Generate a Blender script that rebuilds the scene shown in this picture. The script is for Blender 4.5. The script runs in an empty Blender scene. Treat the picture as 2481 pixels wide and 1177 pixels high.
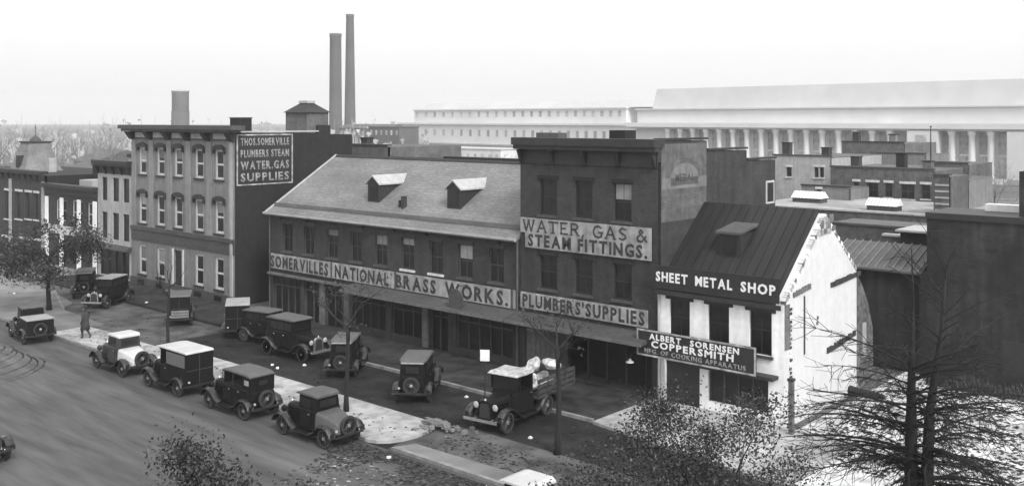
import bpy, math, random
from mathutils import Vector, Matrix
sc = bpy.context.scene
col = sc.collection
random.seed(7)
# ------------------------------------------------------------------ camera, light, exposure
CAMH, FPX, CX, HY = 12.5, 2376.0, 1240.5, 290.0        # eye height (m), focal length, principal column, horizon row of the 2481 px photograph
cam_d = bpy.data.cameras.new('camera'); cam = bpy.data.objects.new('camera', cam_d); col.objects.link(cam)
cam.location = (0, 0, CAMH); cam.rotation_euler = (math.radians(90), 0, 0)
cam_d.sensor_width = 36; cam_d.lens = 36 * FPX / 2481
cam_d.shift_y = -(588.5 - HY) / 2481
cam_d.clip_start = 0.3; cam_d.clip_end = 9000
sc.camera = cam
_L = math.hypot(2690.5, 2376.0)
UX, UY = 2690.5 / _L, -2376.0 / _L                     # unit vector along the row of buildings (to the right and nearer)
VX, VY = -UY, UX                                       # unit vector into the depth of the row
ROT = math.atan2(UY, UX)
SUN_AZ = ROT + math.radians(-22)                       # sun to the right, a little on the street side
SUN_EL = math.radians(42)
world = bpy.data.worlds.new("World"); sc.world = world; world.use_nodes = True
wn = world.node_tree; wn.nodes.clear()
sky = wn.nodes.new('ShaderNodeTexSky'); sky.sky_type = 'NISHITA'; sky.sun_disc = False
sky.sun_elevation = SUN_EL; sky.sun_rotation = math.pi / 2 - SUN_AZ
sky.air_density = 1.0; sky.dust_density = 7.0; sky.ozone_density = 1.0
bw = wn.nodes.new('ShaderNodeRGBToBW'); bg = wn.nodes.new('ShaderNodeBackground'); wo = wn.nodes.new('ShaderNodeOutputWorld')
bg.inputs['Strength'].default_value = 0.15
wn.links.new(sky.outputs[0], bw.inputs[0]); ovc = wn.nodes.new('ShaderNodeMath'); ovc.operation = 'MULTIPLY_ADD'; ovc.inputs[1].default_value = .3; ovc.inputs[2].default_value = 2.7   # overcast: an even white veil over the sky's own gradient
wn.links.new(bw.outputs[0], ovc.inputs[0]); wn.links.new(ovc.outputs[0], bg.inputs['Color']); wn.links.new(bg.outputs[0], wo.inputs[0])
sun_d = bpy.data.lights.new('sun', 'SUN'); sun_d.energy = 1.0; sun_d.angle = math.radians(10); sun_d.color = (1, 1, 1)
sun = bpy.data.objects.new('sun', sun_d); col.objects.link(sun)
sd = Vector((math.cos(SUN_AZ) * math.cos(SUN_EL), math.sin(SUN_AZ) * math.cos(SUN_EL), math.sin(SUN_EL)))
sun.rotation_euler = sd.to_track_quat('Z', 'Y').to_euler(); sun.location = (0, 0, 200)
sc.view_settings.view_transform = 'Standard'; sc.view_settings.look = 'None'
sc.view_settings.exposure = 1.15; sc.view_settings.gamma = 1.0; sc.view_settings.use_curve_mapping = False
sc.cycles.max_bounces = 5; sc.cycles.diffuse_bounces = 3; sc.cycles.glossy_bounces = 2; sc.cycles.volume_bounces = 1
sc.cycles.transparent_max_bounces = 8

# ------------------------------------------------------------------ survey helpers: sight lines to real places
def _d(px):
    a = (px - CX) / FPX
    return UX * a + UY, VX * a + VY
def onv(px, v): du, dv = _d(px); t = v / dv; return t * du, t
def onu(px, u): du, dv = _d(px); t = u / du; return t * dv, t
def zat(py, t): return CAMH - (py - HY) / FPX * t
def gd(px, py): t = FPX * CAMH / (py - HY); du, dv = _d(px); return (t * du, t * dv)
def W(u, v, z=0.0): return Vector((u * UX + v * VX, u * UY + v * VY, z))
def at(px, Y): return (px - CX) / FPX * Y
FV = 36.96

# ------------------------------------------------------------------ materials
def mat(name, c, rough=.85, var=.25, scale=3.0, var2=.15, scale2=.4, bump=.0, bscale=40., metal=0., spec=.5, stretch=(1, 1, 1), brick=None, island=0., streak=0., emit=None, coat=0., jitter=.0, bcon=(.8, 1.2, 1.45)):
    m = bpy.data.materials.new(name); m.use_nodes = True
    nt = m.node_tree; N = nt.nodes; Lk = nt.links; b = N['Principled BSDF']
    b.inputs['Roughness'].default_value = rough; b.inputs['Metallic'].default_value = metal
    b.inputs['Specular IOR Level'].default_value = spec; b.inputs['Coat Weight'].default_value = coat
    tc = N.new('ShaderNodeTexCoord'); mp = N.new('ShaderNodeMapping'); Lk.new(tc.outputs['Object'], mp.inputs[0]); mp.inputs['Scale'].default_value = stretch
    def noise(s, det=4, src=None):
        n = N.new('ShaderNodeTexNoise'); n.inputs['Scale'].default_value = s; n.inputs['Detail'].default_value = det
        Lk.new(src or mp.outputs[0], n.inputs['Vector']); return n.outputs['Fac']
    def math_(op, a, bb=None, cc=None):
        n = N.new('ShaderNodeMath'); n.operation = op
        for i, q in enumerate((a, bb, cc)):
            if q is None: continue
            if isinstance(q, (int, float)): n.inputs[i].default_value = q
            else: Lk.new(q, n.inputs[i])
        return n.outputs[0]
    f = math_('MAXIMUM', math_('MULTIPLY_ADD', noise(scale), 4 * var, 1 - 2 * var), .12)
    g = math_('MAXIMUM', math_('MULTIPLY_ADD', noise(scale2, 3), 4 * var2, 1 - 2 * var2), .15)
    v = math_('MULTIPLY', f, g)
    if jitter:
        oi = N.new('ShaderNodeObjectInfo'); v = math_('MULTIPLY', v, math_('MULTIPLY_ADD', oi.outputs['Random'], 2 * jitter, 1 - jitter))
    if island:
        gm = N.new('ShaderNodeNewGeometry'); r = gm.outputs['Random Per Island']
        v = math_('MULTIPLY', v, math_('MULTIPLY_ADD', math_('POWER', r, 2.5), island, 1 - island * .3))
    if streak:
        m2 = N.new('ShaderNodeMapping'); Lk.new(tc.outputs['Object'], m2.inputs[0]); m2.inputs['Scale'].default_value = (2.2, 2.2, .18)
        v = math_('MULTIPLY', v, math_('MAXIMUM', math_('MULTIPLY_ADD', noise(1.5, 5, m2.outputs[0]), 3.4 * streak, 1 - 1.7 * streak), .1))
    if brick:
        sx = N.new('ShaderNodeSeparateXYZ'); Lk.new(tc.outputs['Object'], sx.inputs[0])
        cb = N.new('ShaderNodeCombineXYZ'); Lk.new(math_('ADD', sx.outputs[0], sx.outputs[1]), cb.inputs[0]); Lk.new(sx.outputs[2], cb.inputs[1])
        bt = N.new('ShaderNodeTexBrick'); Lk.new(cb.outputs[0], bt.inputs['Vector']); bt.inputs['Scale'].default_value = 1
        bt.inputs['Brick Width'].default_value = .21 * brick; bt.inputs['Row Height'].default_value = .075 * brick; bt.inputs['Mortar Size'].default_value = .009 * brick
        bt.inputs['Color1'].default_value = (bcon[0],) * 3 + (1,); bt.inputs['Color2'].default_value = (bcon[1],) * 3 + (1,); bt.inputs['Mortar'].default_value = (bcon[2],) * 3 + (1,)
        bb_ = N.new('ShaderNodeRGBToBW'); Lk.new(bt.outputs['Color'], bb_.inputs[0]); v = math_('MULTIPLY', v, bb_.outputs[0])
    v = math_('MULTIPLY', v, c)
    cc = N.new('ShaderNodeCombineColor'); [Lk.new(v, cc.inputs[i]) for i in range(3)]
    Lk.new(cc.outputs[0], b.inputs['Base Color'])
    if bump:
        bp = N.new('ShaderNodeBump'); bp.inputs['Strength'].default_value = bump; bp.inputs['Distance'].default_value = .03
        Lk.new(noise(bscale, 3), bp.inputs['Height']); Lk.new(bp.outputs[0], b.inputs['Normal'])
    return m
M = {}
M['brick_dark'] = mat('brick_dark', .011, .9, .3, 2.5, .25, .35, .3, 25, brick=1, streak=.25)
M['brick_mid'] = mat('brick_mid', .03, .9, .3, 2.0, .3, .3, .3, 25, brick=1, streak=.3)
M['brick_black'] = mat('brick_black', .016, .9, .7, 1.0, .75, .3, .3, 25, brick=1, streak=.6)
M['brick_pale'] = mat('brick_pale', 0.2, .9, .2, 2.0, .2, .3, .2, 25, brick=1, streak=.25)
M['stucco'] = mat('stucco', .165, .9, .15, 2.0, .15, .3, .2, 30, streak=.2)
M['stucco_light'] = mat('stucco_light', 0.33, .9, .15, 2.0, .15, .3, .2, 30, streak=.2)
M['white_wall'] = mat('white_wall', .56, .8, .06, 3.0, .06, .5, .4, 12, streak=.06)
M['white_brick'] = mat('white_brick', .82, .85, .1, 4.0, .1, .6, .5, 18, streak=.14)
M['plaster_grey'] = mat('plaster_grey', .11, .9, .3, 4, .3, .8, .4, 12)
M['rubble_wall'] = mat('rubble_wall', .09, .95, .7, 4.5, .4, 1.0, .5, 12)
M['scar'] = mat('scar', .30, .95, .6, 5, .4, 1.5, .5, 12)
M['stucco_mid'] = mat('stucco_mid', .21, .9, .15, 2.0, .15, .3, .2, 30, streak=.2)
M['woods_far'] = mat('woods_far', .36, .9, .35, .3, .3, .05)  # base tone raised to carry the haze over the distant woods
M['weeds'] = mat('weeds', .07, .95, .3, 3, .3, .5, island=2.)
M['slate'] = mat('slate', .165, .7, .3, 3.5, .3, .25, .3, 18, stretch=(1, 2.5, 2.5), brick=1.7, bcon=(.93, 1.07, .84))
M['roof_tin_dark'] = mat('roof_tin_dark', .013, .6, .4, 1.5, .4, .4, .1, 10, stretch=(3, .4, .4))
M['tin_light'] = mat('tin_light', .38, .5, .15, 3, .15, .6)
M['tin_mid'] = mat('tin_mid', .08, .6, .25, 3, .25, .6)
M['tin_rib'] = mat('tin_rib', .16, .6, .25, 3, .25, .6)
M['brick_hazy'] = mat('brick_hazy', .075, .9, .35, 2.0, .35, .3, .3, 25, brick=1, streak=.3)  # brick with distance haze mixed into its tone; the wall advert borrows it
M['tar'] = mat('tar', .10, .9, .4, 1.5, .3, .3)
M['tar_light'] = mat('tar_light', 0.3, .9, .25, 1.5, .3, .3)
M['trim_dark'] = mat('trim_dark', 0.022, .6, .3, 4, .2, .5)
M['trim_mid'] = mat('trim_mid', .055, .7, .3, 4, .2, .5)
M['trim_white'] = mat('trim_white', 0.5, .6, .12, 6, .12, .7, streak=.2)
M['sign_pale'] = mat('sign_pale', .26, .8, .35, 2.2, .3, .5, streak=.4)
M['sign_black'] = mat('sign_black', .018, .5, .3, 5, .2, .6)
M['letter_dark'] = mat('letter_dark', .04, .8, .8, 2.2, .6, .7, streak=.6)
M['letter_pale'] = mat('letter_pale', .30, .8, .7, 2.5, .5, .7, streak=.5)
M['letter_white'] = mat('letter_white', .75, .6, .08, 6, .08, .8)
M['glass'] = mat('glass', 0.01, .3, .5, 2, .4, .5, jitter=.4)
M['glass_far'] = mat('glass_far', .36, .3, .35, .8, .3, .2, jitter=.25)  # mid-grey far panes, lightened further to stand for haze
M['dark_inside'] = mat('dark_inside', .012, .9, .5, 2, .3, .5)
M['shade_cloth'] = mat('shade_cloth', .22, .9, .2, 3, .2, .5, jitter=.4)
M['avenue'] = mat('avenue', .088, .85, .35, 1.3, .42, .12, .35, 9, stretch=(.22, 1.5, 1), spec=.15)
M['road_mottled'] = mat('road_mottled', .085, .9, .6, .9, .5, .2, .3, 9, spec=.15)
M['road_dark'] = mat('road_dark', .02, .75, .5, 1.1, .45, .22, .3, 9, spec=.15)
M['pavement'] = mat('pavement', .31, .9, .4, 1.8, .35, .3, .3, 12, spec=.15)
M['pavement_shade'] = mat('pavement_shade', .032, .9, .6, 1.3, .4, .4, .3, 12, spec=.15)  # pavement copy darkened in colour to stand for shade along the row
M['plaza'] = mat('plaza', .19, .9, .3, .8, .35, .16, .3, 12, spec=.15)
M['kerb'] = mat('kerb', .20, .9, .35, 3, .3, .6, .3, 20)
M['lot'] = mat('lot', .5, .95, .45, 1.1, .4, .25, .6, 5)
M['earth'] = mat('earth', 0.1, .95, .5, .3, .4, .05)
M['bark'] = mat('bark', .012, .9, .35, 8, .2, 1, .5, 30)
M['bark_far'] = mat('bark_far', .17, .9, .35, 2, .2, .5)  # far bark made paler in colour, imitating haze
M['leaf'] = mat('leaf', .03, .7, .3, 4, .3, .8, island=3.0)
M['leaf_mid'] = mat('leaf_mid', .035, .8, .3, 2, .4, .4, island=1.8)
M['leaf_dark'] = mat('leaf_dark', .035, .9, .3, 4, .3, .8, island=1.5)
M['leaf_pale'] = mat('leaf_pale', .12, .9, .3, 4, .3, .8, island=2.0)
M['car_black'] = mat('car_black', .008, .5, .2, 3, .1, 1, spec=.12)
M['car_grey'] = mat('car_grey', .04, .5, .2, 3, .1, 1, spec=.3)
M['car_light'] = mat('car_light', .5, .4, .1, 3, .1, 1)
M['car_panel'] = mat('car_panel', .11, .5, .1, 3, .1, 1)
M['car_fender'] = mat('car_fender', .015, .3, .1, 3, .1, 1, coat=.3)
M['canvas'] = mat('canvas', .09, .85, .15, 5, .15, 1, .3, 12)
M['deck_grey'] = mat('deck_grey', .075, .6, .2, 3, .1, 1)
M['canvas_light'] = mat('canvas_light', .28, .85, .15, 5, .15, 1, .3, 12)
M['tyre'] = mat('tyre', .025, .85, .2, 8, .1, 1)
M['rim'] = mat('rim', .02, .5, .2, 8, .1, 1)
M['chrome'] = mat('chrome', .6, .2, .1, 8, .1, 1, metal=.8)
M['lamp_glass'] = mat('lamp_glass', .4, .3, .05, 8, .05, 1)
M['timber'] = mat('timber', .035, .85, .4, 4, .3, 1, .4, 30)
M['sack'] = mat('sack', .4, .9, .5, 6, .4, 1.5, .5, 14)
M['stone_far'] = mat('stone_far', .62, .9, .06, .3, .06, .05)
M['roof_far'] = mat('roof_far', .46, .9, .06, .3, .06, .05)
M['stack_brick'] = mat('stack_brick', 0.1, .9, .12, .3, .15, .06)
M['tank'] = mat('tank', .4, .9, .12, .3, .15, .06)
M['coat_cloth'] = mat('coat_cloth', .04, .95, .3, 8, .2, 2)
M['skin'] = mat('skin', .3, .6, .1, 8, .1, 2)

# ------------------------------------------------------------------ mesh helpers
class MB:
    def __init__(s): s.v = []; s.f = []; s.sm = False
    def face(s, *p):
        n = len(s.v); s.v += [tuple(q) for q in p]; s.f.append(tuple(range(n, n + len(p)))); return s
    def box(s, x0, x1, y0, y1, z0, z1):
        n = len(s.v)
        s.v += [(x0, y0, z0), (x1, y0, z0), (x1, y1, z0), (x0, y1, z0), (x0, y0, z1), (x1, y0, z1), (x1, y1, z1), (x0, y1, z1)]
        s.f += [tuple(n + i for i in q) for q in ((3, 2, 1, 0), (4, 5, 6, 7), (0, 1, 5, 4), (1, 2, 6, 5), (2, 3, 7, 6), (3, 0, 4, 7))]; return s
    def prism(s, pts, vec):
        """pts: planar loop of 3d points, extruded by vec"""
        n = len(s.v); k = len(pts); vec = Vector(vec); P = [Vector(p) for p in pts]
        nn = Vector((0, 0, 0))
        for i in range(k): nn += P[i].cross(P[(i + 1) % k])
        if nn.dot(vec) > 0: P.reverse()
        s.v += [tuple(p) for p in P] + [tuple(p + vec) for p in P]
        s.f.append(tuple(range(n, n + k))); s.f.append(tuple(range(n + 2 * k - 1, n + k - 1, -1)))
        for i in range(k):
            j = (i + 1) % k; s.f.append((n + j, n + i, n + k + i, n + k + j))
        return s
    def loft(s, secs, cap=True):
        n = len(s.v); k = len(secs[0])
        for q in secs: s.v += [tuple(p) for p in q]
        for a in range(len(secs) - 1):
            for i in range(k):
                j = (i + 1) % k; s.f.append((n + a * k + i, n + a * k + j, n + (a + 1) * k + j, n + (a + 1) * k + i))
        if cap:
            s.f.append(tuple(n + i for i in range(k))[::-1]); s.f.append(tuple(n + (len(secs) - 1) * k + i for i in range(k)))
        return s
    def tube(s, path, rad, n=6, cap=True):
        path = [Vector(p) for p in path]; secs = []
        for i, p in enumerate(path):
            d = (path[min(i + 1, len(path) - 1)] - path[max(i - 1, 0)]).normalized()
            a = Vector((0, 0, 1)) if abs(d.z) < .9 else Vector((1, 0, 0))
            e1 = d.cross(a).normalized(); e2 = d.cross(e1)
            r = rad[i] if isinstance(rad, (list, tuple)) else rad
            secs.append([p + e1 * (r * math.cos(2 * math.pi * k / n)) + e2 * (r * math.sin(2 * math.pi * k / n)) for k in range(n)])
        return s.loft(secs, cap)
    def lathe(s, prof, c=(0, 0, 0), n=16, axis='z'):
        secs = []
        for r, h in prof:
            q = []
            for k in range(n):
                a = 2 * math.pi * k / n
                if axis == 'z': q.append((c[0] + r * math.cos(a), c[1] + r * math.sin(a), c[2] + h))
                elif axis == 'y': q.append((c[0] + r * math.cos(a), c[1] + h, c[2] + r * math.sin(a)))
                else: q.append((c[0] + h, c[1] + r * math.cos(a), c[2] + r * math.sin(a)))
            secs.append(q)
        return s.loft(secs)
    def build(s, name, m, parent=None, loc=None, rz=None, smooth=False, bevel=0):
        me = bpy.data.meshes.new(name); me.from_pydata(s.v, [], s.f); me.materials.append(M[m] if isinstance(m, str) else m)
        if smooth:
            me.polygons.foreach_set('use_smooth', [True] * len(me.polygons))
        o = bpy.data.objects.new(name, me); col.objects.link(o)
        if parent: o.parent = parent
        if loc is not None: o.location = loc
        if rz is not None: o.rotation_euler.z = rz
        if bevel:
            b = o.modifiers.new('bevel', 'BEVEL'); b.width = bevel; b.segments = 2; b.limit_method = 'ANGLE'
        return o
def tag(o, label=None, cat=None, group=None, kind=None):
    for k, q in (('label', label), ('category', cat), ('group', group), ('kind', kind)):
        if q: o[k] = q
    return o
def empty(name, loc, rz, label, cat, group=None):
    o = bpy.data.objects.new(name, None); col.objects.link(o); o.location = loc; o.rotation_euler.z = rz; o.empty_display_size = .3
    return tag(o, label, cat, group)
def copy_tree(o, parent=None, loc=None):
    kids = list(o.children); c = o.copy(); col.objects.link(c); c.parent = parent
    if loc is not None: c.location = loc
    for k in kids: copy_tree(k, c)
    return c
GLY = {}
def glyph(ch, m, bold):
    k = (ch, m, bold)
    if k not in GLY:
        c = bpy.data.curves.new('letter', 'FONT'); c.body = ch; c.size = 1; c.extrude = .02; c.offset = bold; c.resolution_u = 2
        o = bpy.data.objects.new('letter', c); me = bpy.data.meshes.new_from_object(o); bpy.data.objects.remove(o)
        me.materials.clear(); me.materials.append(M[m]); me.name = 'letter'
        xs = [v.co.x for v in me.vertices]; ys = [v.co.y for v in me.vertices]; x0 = min(xs)
        for v in me.vertices: v.co.x -= x0
        GLY[k] = (me, max(xs) - x0, min(ys), max(ys))
    return GLY[k]
def text(body, parent, cx, y, cz, w, h, m, name='letter', depth=.015, bold=.02):
    """one mesh object per letter, fitted into w x h metres, standing proud of the board"""
    _, _, lo, hi = glyph('H', m, bold); gap = .16; tot = 0
    for ch in body: tot += (.42 if ch == ' ' else glyph(ch, m, bold)[1] + gap)
    tot -= gap; sx = w / tot; sy = h / (hi - lo); x = cx - w / 2
    for ch in body:
        if ch == ' ': x += .42 * sx; continue
        me, gw, _, _ = glyph(ch, m, bold)
        o = bpy.data.objects.new('letter', me); col.objects.link(o); o.parent = parent
        o.location = (x, y - .003, cz - h / 2 - lo * sy); o.rotation_euler = (math.radians(90), 0, 0); o.scale = (sx, sy, depth / .02)
        x += (gw + gap) * sx

# slab-serif letters built from strokes, for the one painted sign that has them
def serif_text(body, parent, x0, x1, y, z0, z1, m):
    T, S = .17, .07
    G = {'W': (1.25, [((.12, 1), (.38, 0)), ((.38, 0), (.62, .9)), ((.62, .9), (.86, 0)), ((.86, 0), (1.13, 1))], [(.0, .28, 1), (.97, 1.25, 1), (.52, .74, 1)]),
         'A': (1.0, [((.12, 0), (.5, 1)), ((.5, 1), (.88, 0)), ((.25, .35), (.75, .35))], [(0, .28, 0), (.72, 1, 0)]),
         'T': (.9, [((.45, 0), (.45, 1)), ((0, .93), (.9, .93))], [(.25, .65, 0)]),
         'E': (.8, [((.2, 0), (.2, 1)), ((.1, .94), (.75, .94)), ((.1, .06), (.78, .06)), ((.2, .5), (.6, .5))], []),
         'R': (.95, [((.2, 0), (.2, 1)), ((.15, .94), (.6, .94)), ((.6, .94), (.78, .75)), ((.78, .75), (.6, .5)), ((.6, .5), (.2, .5)), ((.5, .5), (.85, 0))], [(.05, .38, 0), (.7, .98, 0)]),
         'G': (.95, [((.8, .8), (.55, .95)), ((.55, .95), (.25, .85)), ((.25, .85), (.13, .5)), ((.13, .5), (.25, .13)), ((.25, .13), (.55, .04)), ((.55, .04), (.8, .12)), ((.8, .1), (.8, .45))], [(.55, .95, .45)]),
         'S': (.8, [((.68, .85), (.4, .95)), ((.4, .95), (.15, .78)), ((.15, .78), (.3, .55)), ((.3, .55), (.6, .43)), ((.6, .43), (.68, .2)), ((.68, .2), (.4, .04)), ((.4, .04), (.12, .16))], []),
         '&': (1.0, [((.9, .05), (.3, .75)), ((.3, .75), (.42, .96)), ((.42, .96), (.6, .78)), ((.6, .78), (.15, .35)), ((.15, .35), (.2, .08)), ((.2, .08), (.5, .04)), ((.5, .04), (.85, .5))], []),
         ',': (.3, [((.2, .12), (.08, -.15))], []), ' ': (.45, [], [])}
    tot = sum(G[c][0] + .1 for c in body) - .1; sx = (x1 - x0) / tot; sz = z1 - z0
    x = x0; k = 0
    for c in body:
        b = MB(); w, st, se = G[c]
        for (a, p), (q, r) in st:
            A = Vector((x + a * sx, 0, z0 + p * sz)); B = Vector((x + q * sx, 0, z0 + r * sz)); d = (B - A).normalized(); n = Vector((-d.z, 0, d.x)) * (T * sz * .42)
            A -= d * .01; B += d * .01
            e = .012 + .001 * (k % 5); k += 1
            b.prism([(A + n) + Vector((0, y, 0)), (B + n) + Vector((0, y, 0)), (B - n) + Vector((0, y, 0)), (A - n) + Vector((0, y, 0))], (0, -e, 0))
        for a, q, p in se:
            zc = z0 + p * sz; b.box(x + a * sx, x + q * sx, y - .018, y, zc - S * sz * (p > 0), zc + S * sz * (p < .9))
        x += (w + .1) * sx
        if st: b.build('letter', m, parent)

def wall_face(b, x0, x1, z0, z1, ops, y=0., rev=.22):
    """facade sheet with openings and their reveals, facing -y"""
    ops = [o for o in ops if o[0] < x1 and o[1] > x0]
    xs = sorted({x0, x1, *[o[0] for o in ops], *[o[1] for o in ops]}); zs = sorted({z0, z1, *[o[2] for o in ops], *[o[3] for o in ops]})
    xs = [x for x in xs if x0 <= x <= x1]; zs = [z for z in zs if z0 <= z <= z1]
    for i in range(len(xs) - 1):
        for j in range(len(zs) - 1):
            cx, cz = (xs[i] + xs[i + 1]) / 2, (zs[j] + zs[j + 1]) / 2
            if any(o[0] < cx < o[1] and o[2] < cz < o[3] for o in ops): continue
            b.face((xs[i], y, zs[j]), (xs[i + 1], y, zs[j]), (xs[i + 1], y, zs[j + 1]), (xs[i], y, zs[j + 1]))
    for a, c, p, q in [o[:4] for o in ops]:
        b.face((a, y, p), (a, y, q), (a, y + rev, q), (a, y + rev, p)); b.face((c, y, q), (c, y, p), (c, y + rev, p), (c, y + rev, q))
        b.face((a, y, q), (c, y, q), (c, y + rev, q), (a, y + rev, q)); b.face((c, y, p), (a, y, p), (a, y + rev, p), (c, y + rev, p))
def shell(b, x0, x1, y0, y1, z0, z1, front=False):
    if front: b.face((x0, y0, z0), (x1, y0, z0), (x1, y0, z1), (x0, y0, z1))
    b.face((x1, y0, z0), (x1, y1, z0), (x1, y1, z1), (x1, y0, z1)); b.face((x1, y1, z0), (x0, y1, z0), (x0, y1, z1), (x1, y1, z1))
    b.face((x0, y1, z0), (x0, y0, z0), (x0, y0, z1), (x0, y1, z1)); b.face((x0, y0, z1), (x1, y0, z1), (x1, y1, z1), (x0, y1, z1))

WIN = {}
def window(parent, x0, x1, z0, z1, y=0., frame='trim_dark', glass='glass', sill=None, hood=None, rows=2, mun=1, fw=.06, shade=0., rev=.2):
    """sash window set into an opening: window > pane, sill, lintel"""
    w, h = round(x1 - x0, 2), round(z1 - z0, 2); key = (w, h, frame, glass, sill, hood, rows, mun, fw, round(shade, 1))
    if key in WIN:
        return copy_tree(WIN[key], parent, (x0, y, z0))
    f = MB(); d0, d1 = rev * .45, rev * .45 + .09
    f.box(0, fw, d0, d1, 0, h); f.box(w - fw, w, d0, d1, 0, h); f.box(fw, w - fw, d0, d1, 0, fw); f.box(fw, w - fw, d0, d1, h - fw, h)
    for r in range(1, rows):
        zc = h * r / rows; f.box(fw, w - fw, d0 + .01, d1 - .01, zc - fw * .4, zc + fw * .4)
    for k in range(1, mun + 1):
        xc = w * k / (mun + 1); f.box(xc - .015, xc + .015, d0 + .03, d1 - .02, fw, h - fw)
    o = f.build('window', frame, parent, (x0, y, z0))
    for r in range(rows):
        g = MB(); a, c = h * r / rows + fw * .4, h * (r + 1) / rows - fw * .4
        g.box(fw * .8, w - fw * .8, d0 + .05 + .004 * r, d0 + .055 + .004 * r, a, c); g.build('pane', glass, o)
    if shade:
        g = MB(); g.box(fw, w - fw, d0 + .035, d0 + .04, h - fw - shade * h, h - fw); g.build('roller_blind', 'shade_cloth', o)
    if sill: b = MB(); b.box(-.08, w + .08, -.1, rev * .4, -.12, -.003); b.build('sill', sill, o)
    if hood:
        b = MB()
        if hood[0] == 'arch':
            pts = [(-.16, 0, h), (w + .16, 0, h), (w + .16, 0, h + .16)]
            for k in range(7):
                t = k / 6; pts.append((w + .1 - (w + .2) * t, 0, h + .18 + .16 * math.sin(math.pi * t)))
            pts.append((-.16, 0, h + .16)); b.prism(pts, (0, -.17, 0)); b.box(-.2, -.02, -.14, 0, h - .28, h - .003); b.box(w + .02, w + .2, -.14, 0, h - .28, h - .003)
        else: b.box(-.1, w + .1, -.05, .0, h + .003, h + .2)
        b.build('lintel', hood[1], o)
    WIN[key] = o
    return o
def cornice(parent, x0, x1, z0, z1, proj, m, y=0., nbr=0, name='cornice', ends=.0, mb=None):
    b = MB(); h = z1 - z0
    b.box(x0 - ends, x1 + ends, y - proj, y + .3, z1 - h * .28, z1); b.box(x0 - ends * .7, x1 + ends * .7, y - proj * .8, y + .01, z1 - h * .45, z1 - h * .28 - .002)
    b.box(x0, x1, y - .06, y + .01, z0, z1 - h * .45 - .002)
    o = b.build(name, m, parent)
    for k in range(nbr):
        xx = x0 + .15 + (x1 - x0 - .3) * k / (nbr - 1); q = MB()
        q.prism([(xx - .09, y - .065, z0 - .05), (xx - .09, y - .14, z0 + .02), (xx - .09, y - proj * .72, z1 - h * .46), (xx - .09, y - .065, z1 - h * .46)], (.18, 0, 0)); q.build('bracket', mb or m, parent)
    return o

# ------------------------------------------------------------------ the setting: ground, roads, pavements
b = MB(); n = 48
b.v = [(0, 200, -.02)] + [(2600 * math.cos(2 * math.pi * k / n), 200 + 2600 * math.sin(2 * math.pi * k / n), -.02) for k in range(n)]
b.f = [(0, 1 + k, 1 + (k + 1) % n) for k in range(n)]
tag(b.build('ground', 'earth'), kind='structure')
def slab(name, pts, z0, z1, m, kerb=None):
    o0 = W(0, 0); q = MB()
    if z0 == z1: q.face(*[(u, v, z1) for u, v in pts])
    else: q.prism([(u, v, z0) for u, v in pts], (0, 0, z1 - z0))
    return tag(q.build(name, m, None, o0, ROT), kind='structure')
def ccw(p):
    a = sum(p[i][0] * p[(i + 1) % len(p)][1] - p[(i + 1) % len(p)][0] * p[i][1] for i in range(len(p))); return p if a > 0 else p[::-1]
slab('avenue', [(-260, 12.4), (60, 12.4), (60, 24.78), (-260, 24.78)], 0, 0, 'avenue')
slab('service_road', [(-51, 24.78), (-6, 24.78), (-6, 32.7), (-51, 32.7)], .004, .004, 'road_dark')  # road colour kept dark to stand for shade before the row
slab('side_street', [(-260, 24.78), (-51, 24.78), (-51, 32.7), (-260, 32.7)], .004, .004, 'road_mottled')
slab('near_pavement', [(-260, -10), (60, -10), (60, 12.4), (-260, 12.4)], -.02, .13, 'pavement')
# traffic island with rounded right end, joined to the corner plaza at the left
isl = [(-58, 24.8), (-29.5, 24.8)]
isl += [(-29.4 + 1.1 * math.sin(a), 26.4 - 1.6 * math.cos(a)) for a in [math.pi * k / 8 for k in range(9)]]
isl += [(-36, 28.05), (-45.9, 28.05), (-50.5, 27.3), (-53.5, 27.2), (-55.2, 27.4), (-58, 27.2)]
slab('traffic_island', isl, 0, .13, 'pavement')
slab('corner_pavement', ccw([(-58.004, 24.8), (-58.004, 28.2), (-64.8, 28.6), (-66.0, 30.0), (-72.0, 31.2), (-79, 31.6), (-140, 31.8), (-140, 24.8)]), 0, .13, 'plaza')
slab('entrance_dirt', ccw([(-28.2, 24.8), (-14, 24.8), (-14, 27.4), (-20, 28.6), (-27.3, 28.7), (-29.0, 28.2)]), .008, .008, 'road_mottled')
slab('kerbside_strip', ccw([(-28.0, 24.8), (-14, 24.8), (-14, 26.1), (-27.6, 25.7)]), 0, .12, 'plaza')
slab('row_sidewalk', [(-78, 32.7), (-24.2, 32.7), (-24.2, 36.96), (-78, 36.96)], 0, .13, 'pavement_shade')
slab('left_sidewalk', [(-150, 32.7), (-78.003, 32.7), (-78.003, 36.96), (-150, 36.96)], 0, .13, 'plaza')
slab('shop_sidewalk', ccw([(-24.197, 32.4), (-15, 31.0), (-15, 36.96), (-24.197, 36.96)]), 0, .12, 'pavement')
def kerb(u0, u1, v0, v1, z=.145):
    L_ = math.hypot(u1 - u0, v1 - v0); nk = int(L_ / 1.8)
    a = math.atan2(v1 - v0, u1 - u0)
    me = None
    root = empty('kerb', W(u0, v0), ROT + a, None, None); root['kind'] = 'structure'
    q = MB(); q.box(.02, L_ / nk - .02, -.16, .0, 0, z); o = q.build('kerb_stone', 'kerb', root, (0, 0, 0))
    for k in range(1, nk):
        c = o.copy(); col.objects.link(c); c.parent = root; c.location = (L_ * k / nk, random.uniform(-.01, .01), random.uniform(-.008, .004))
kerb(-29.5, -58, 24.79, 24.79); kerb(-52, -24.3, 32.69, 32.69)
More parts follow.
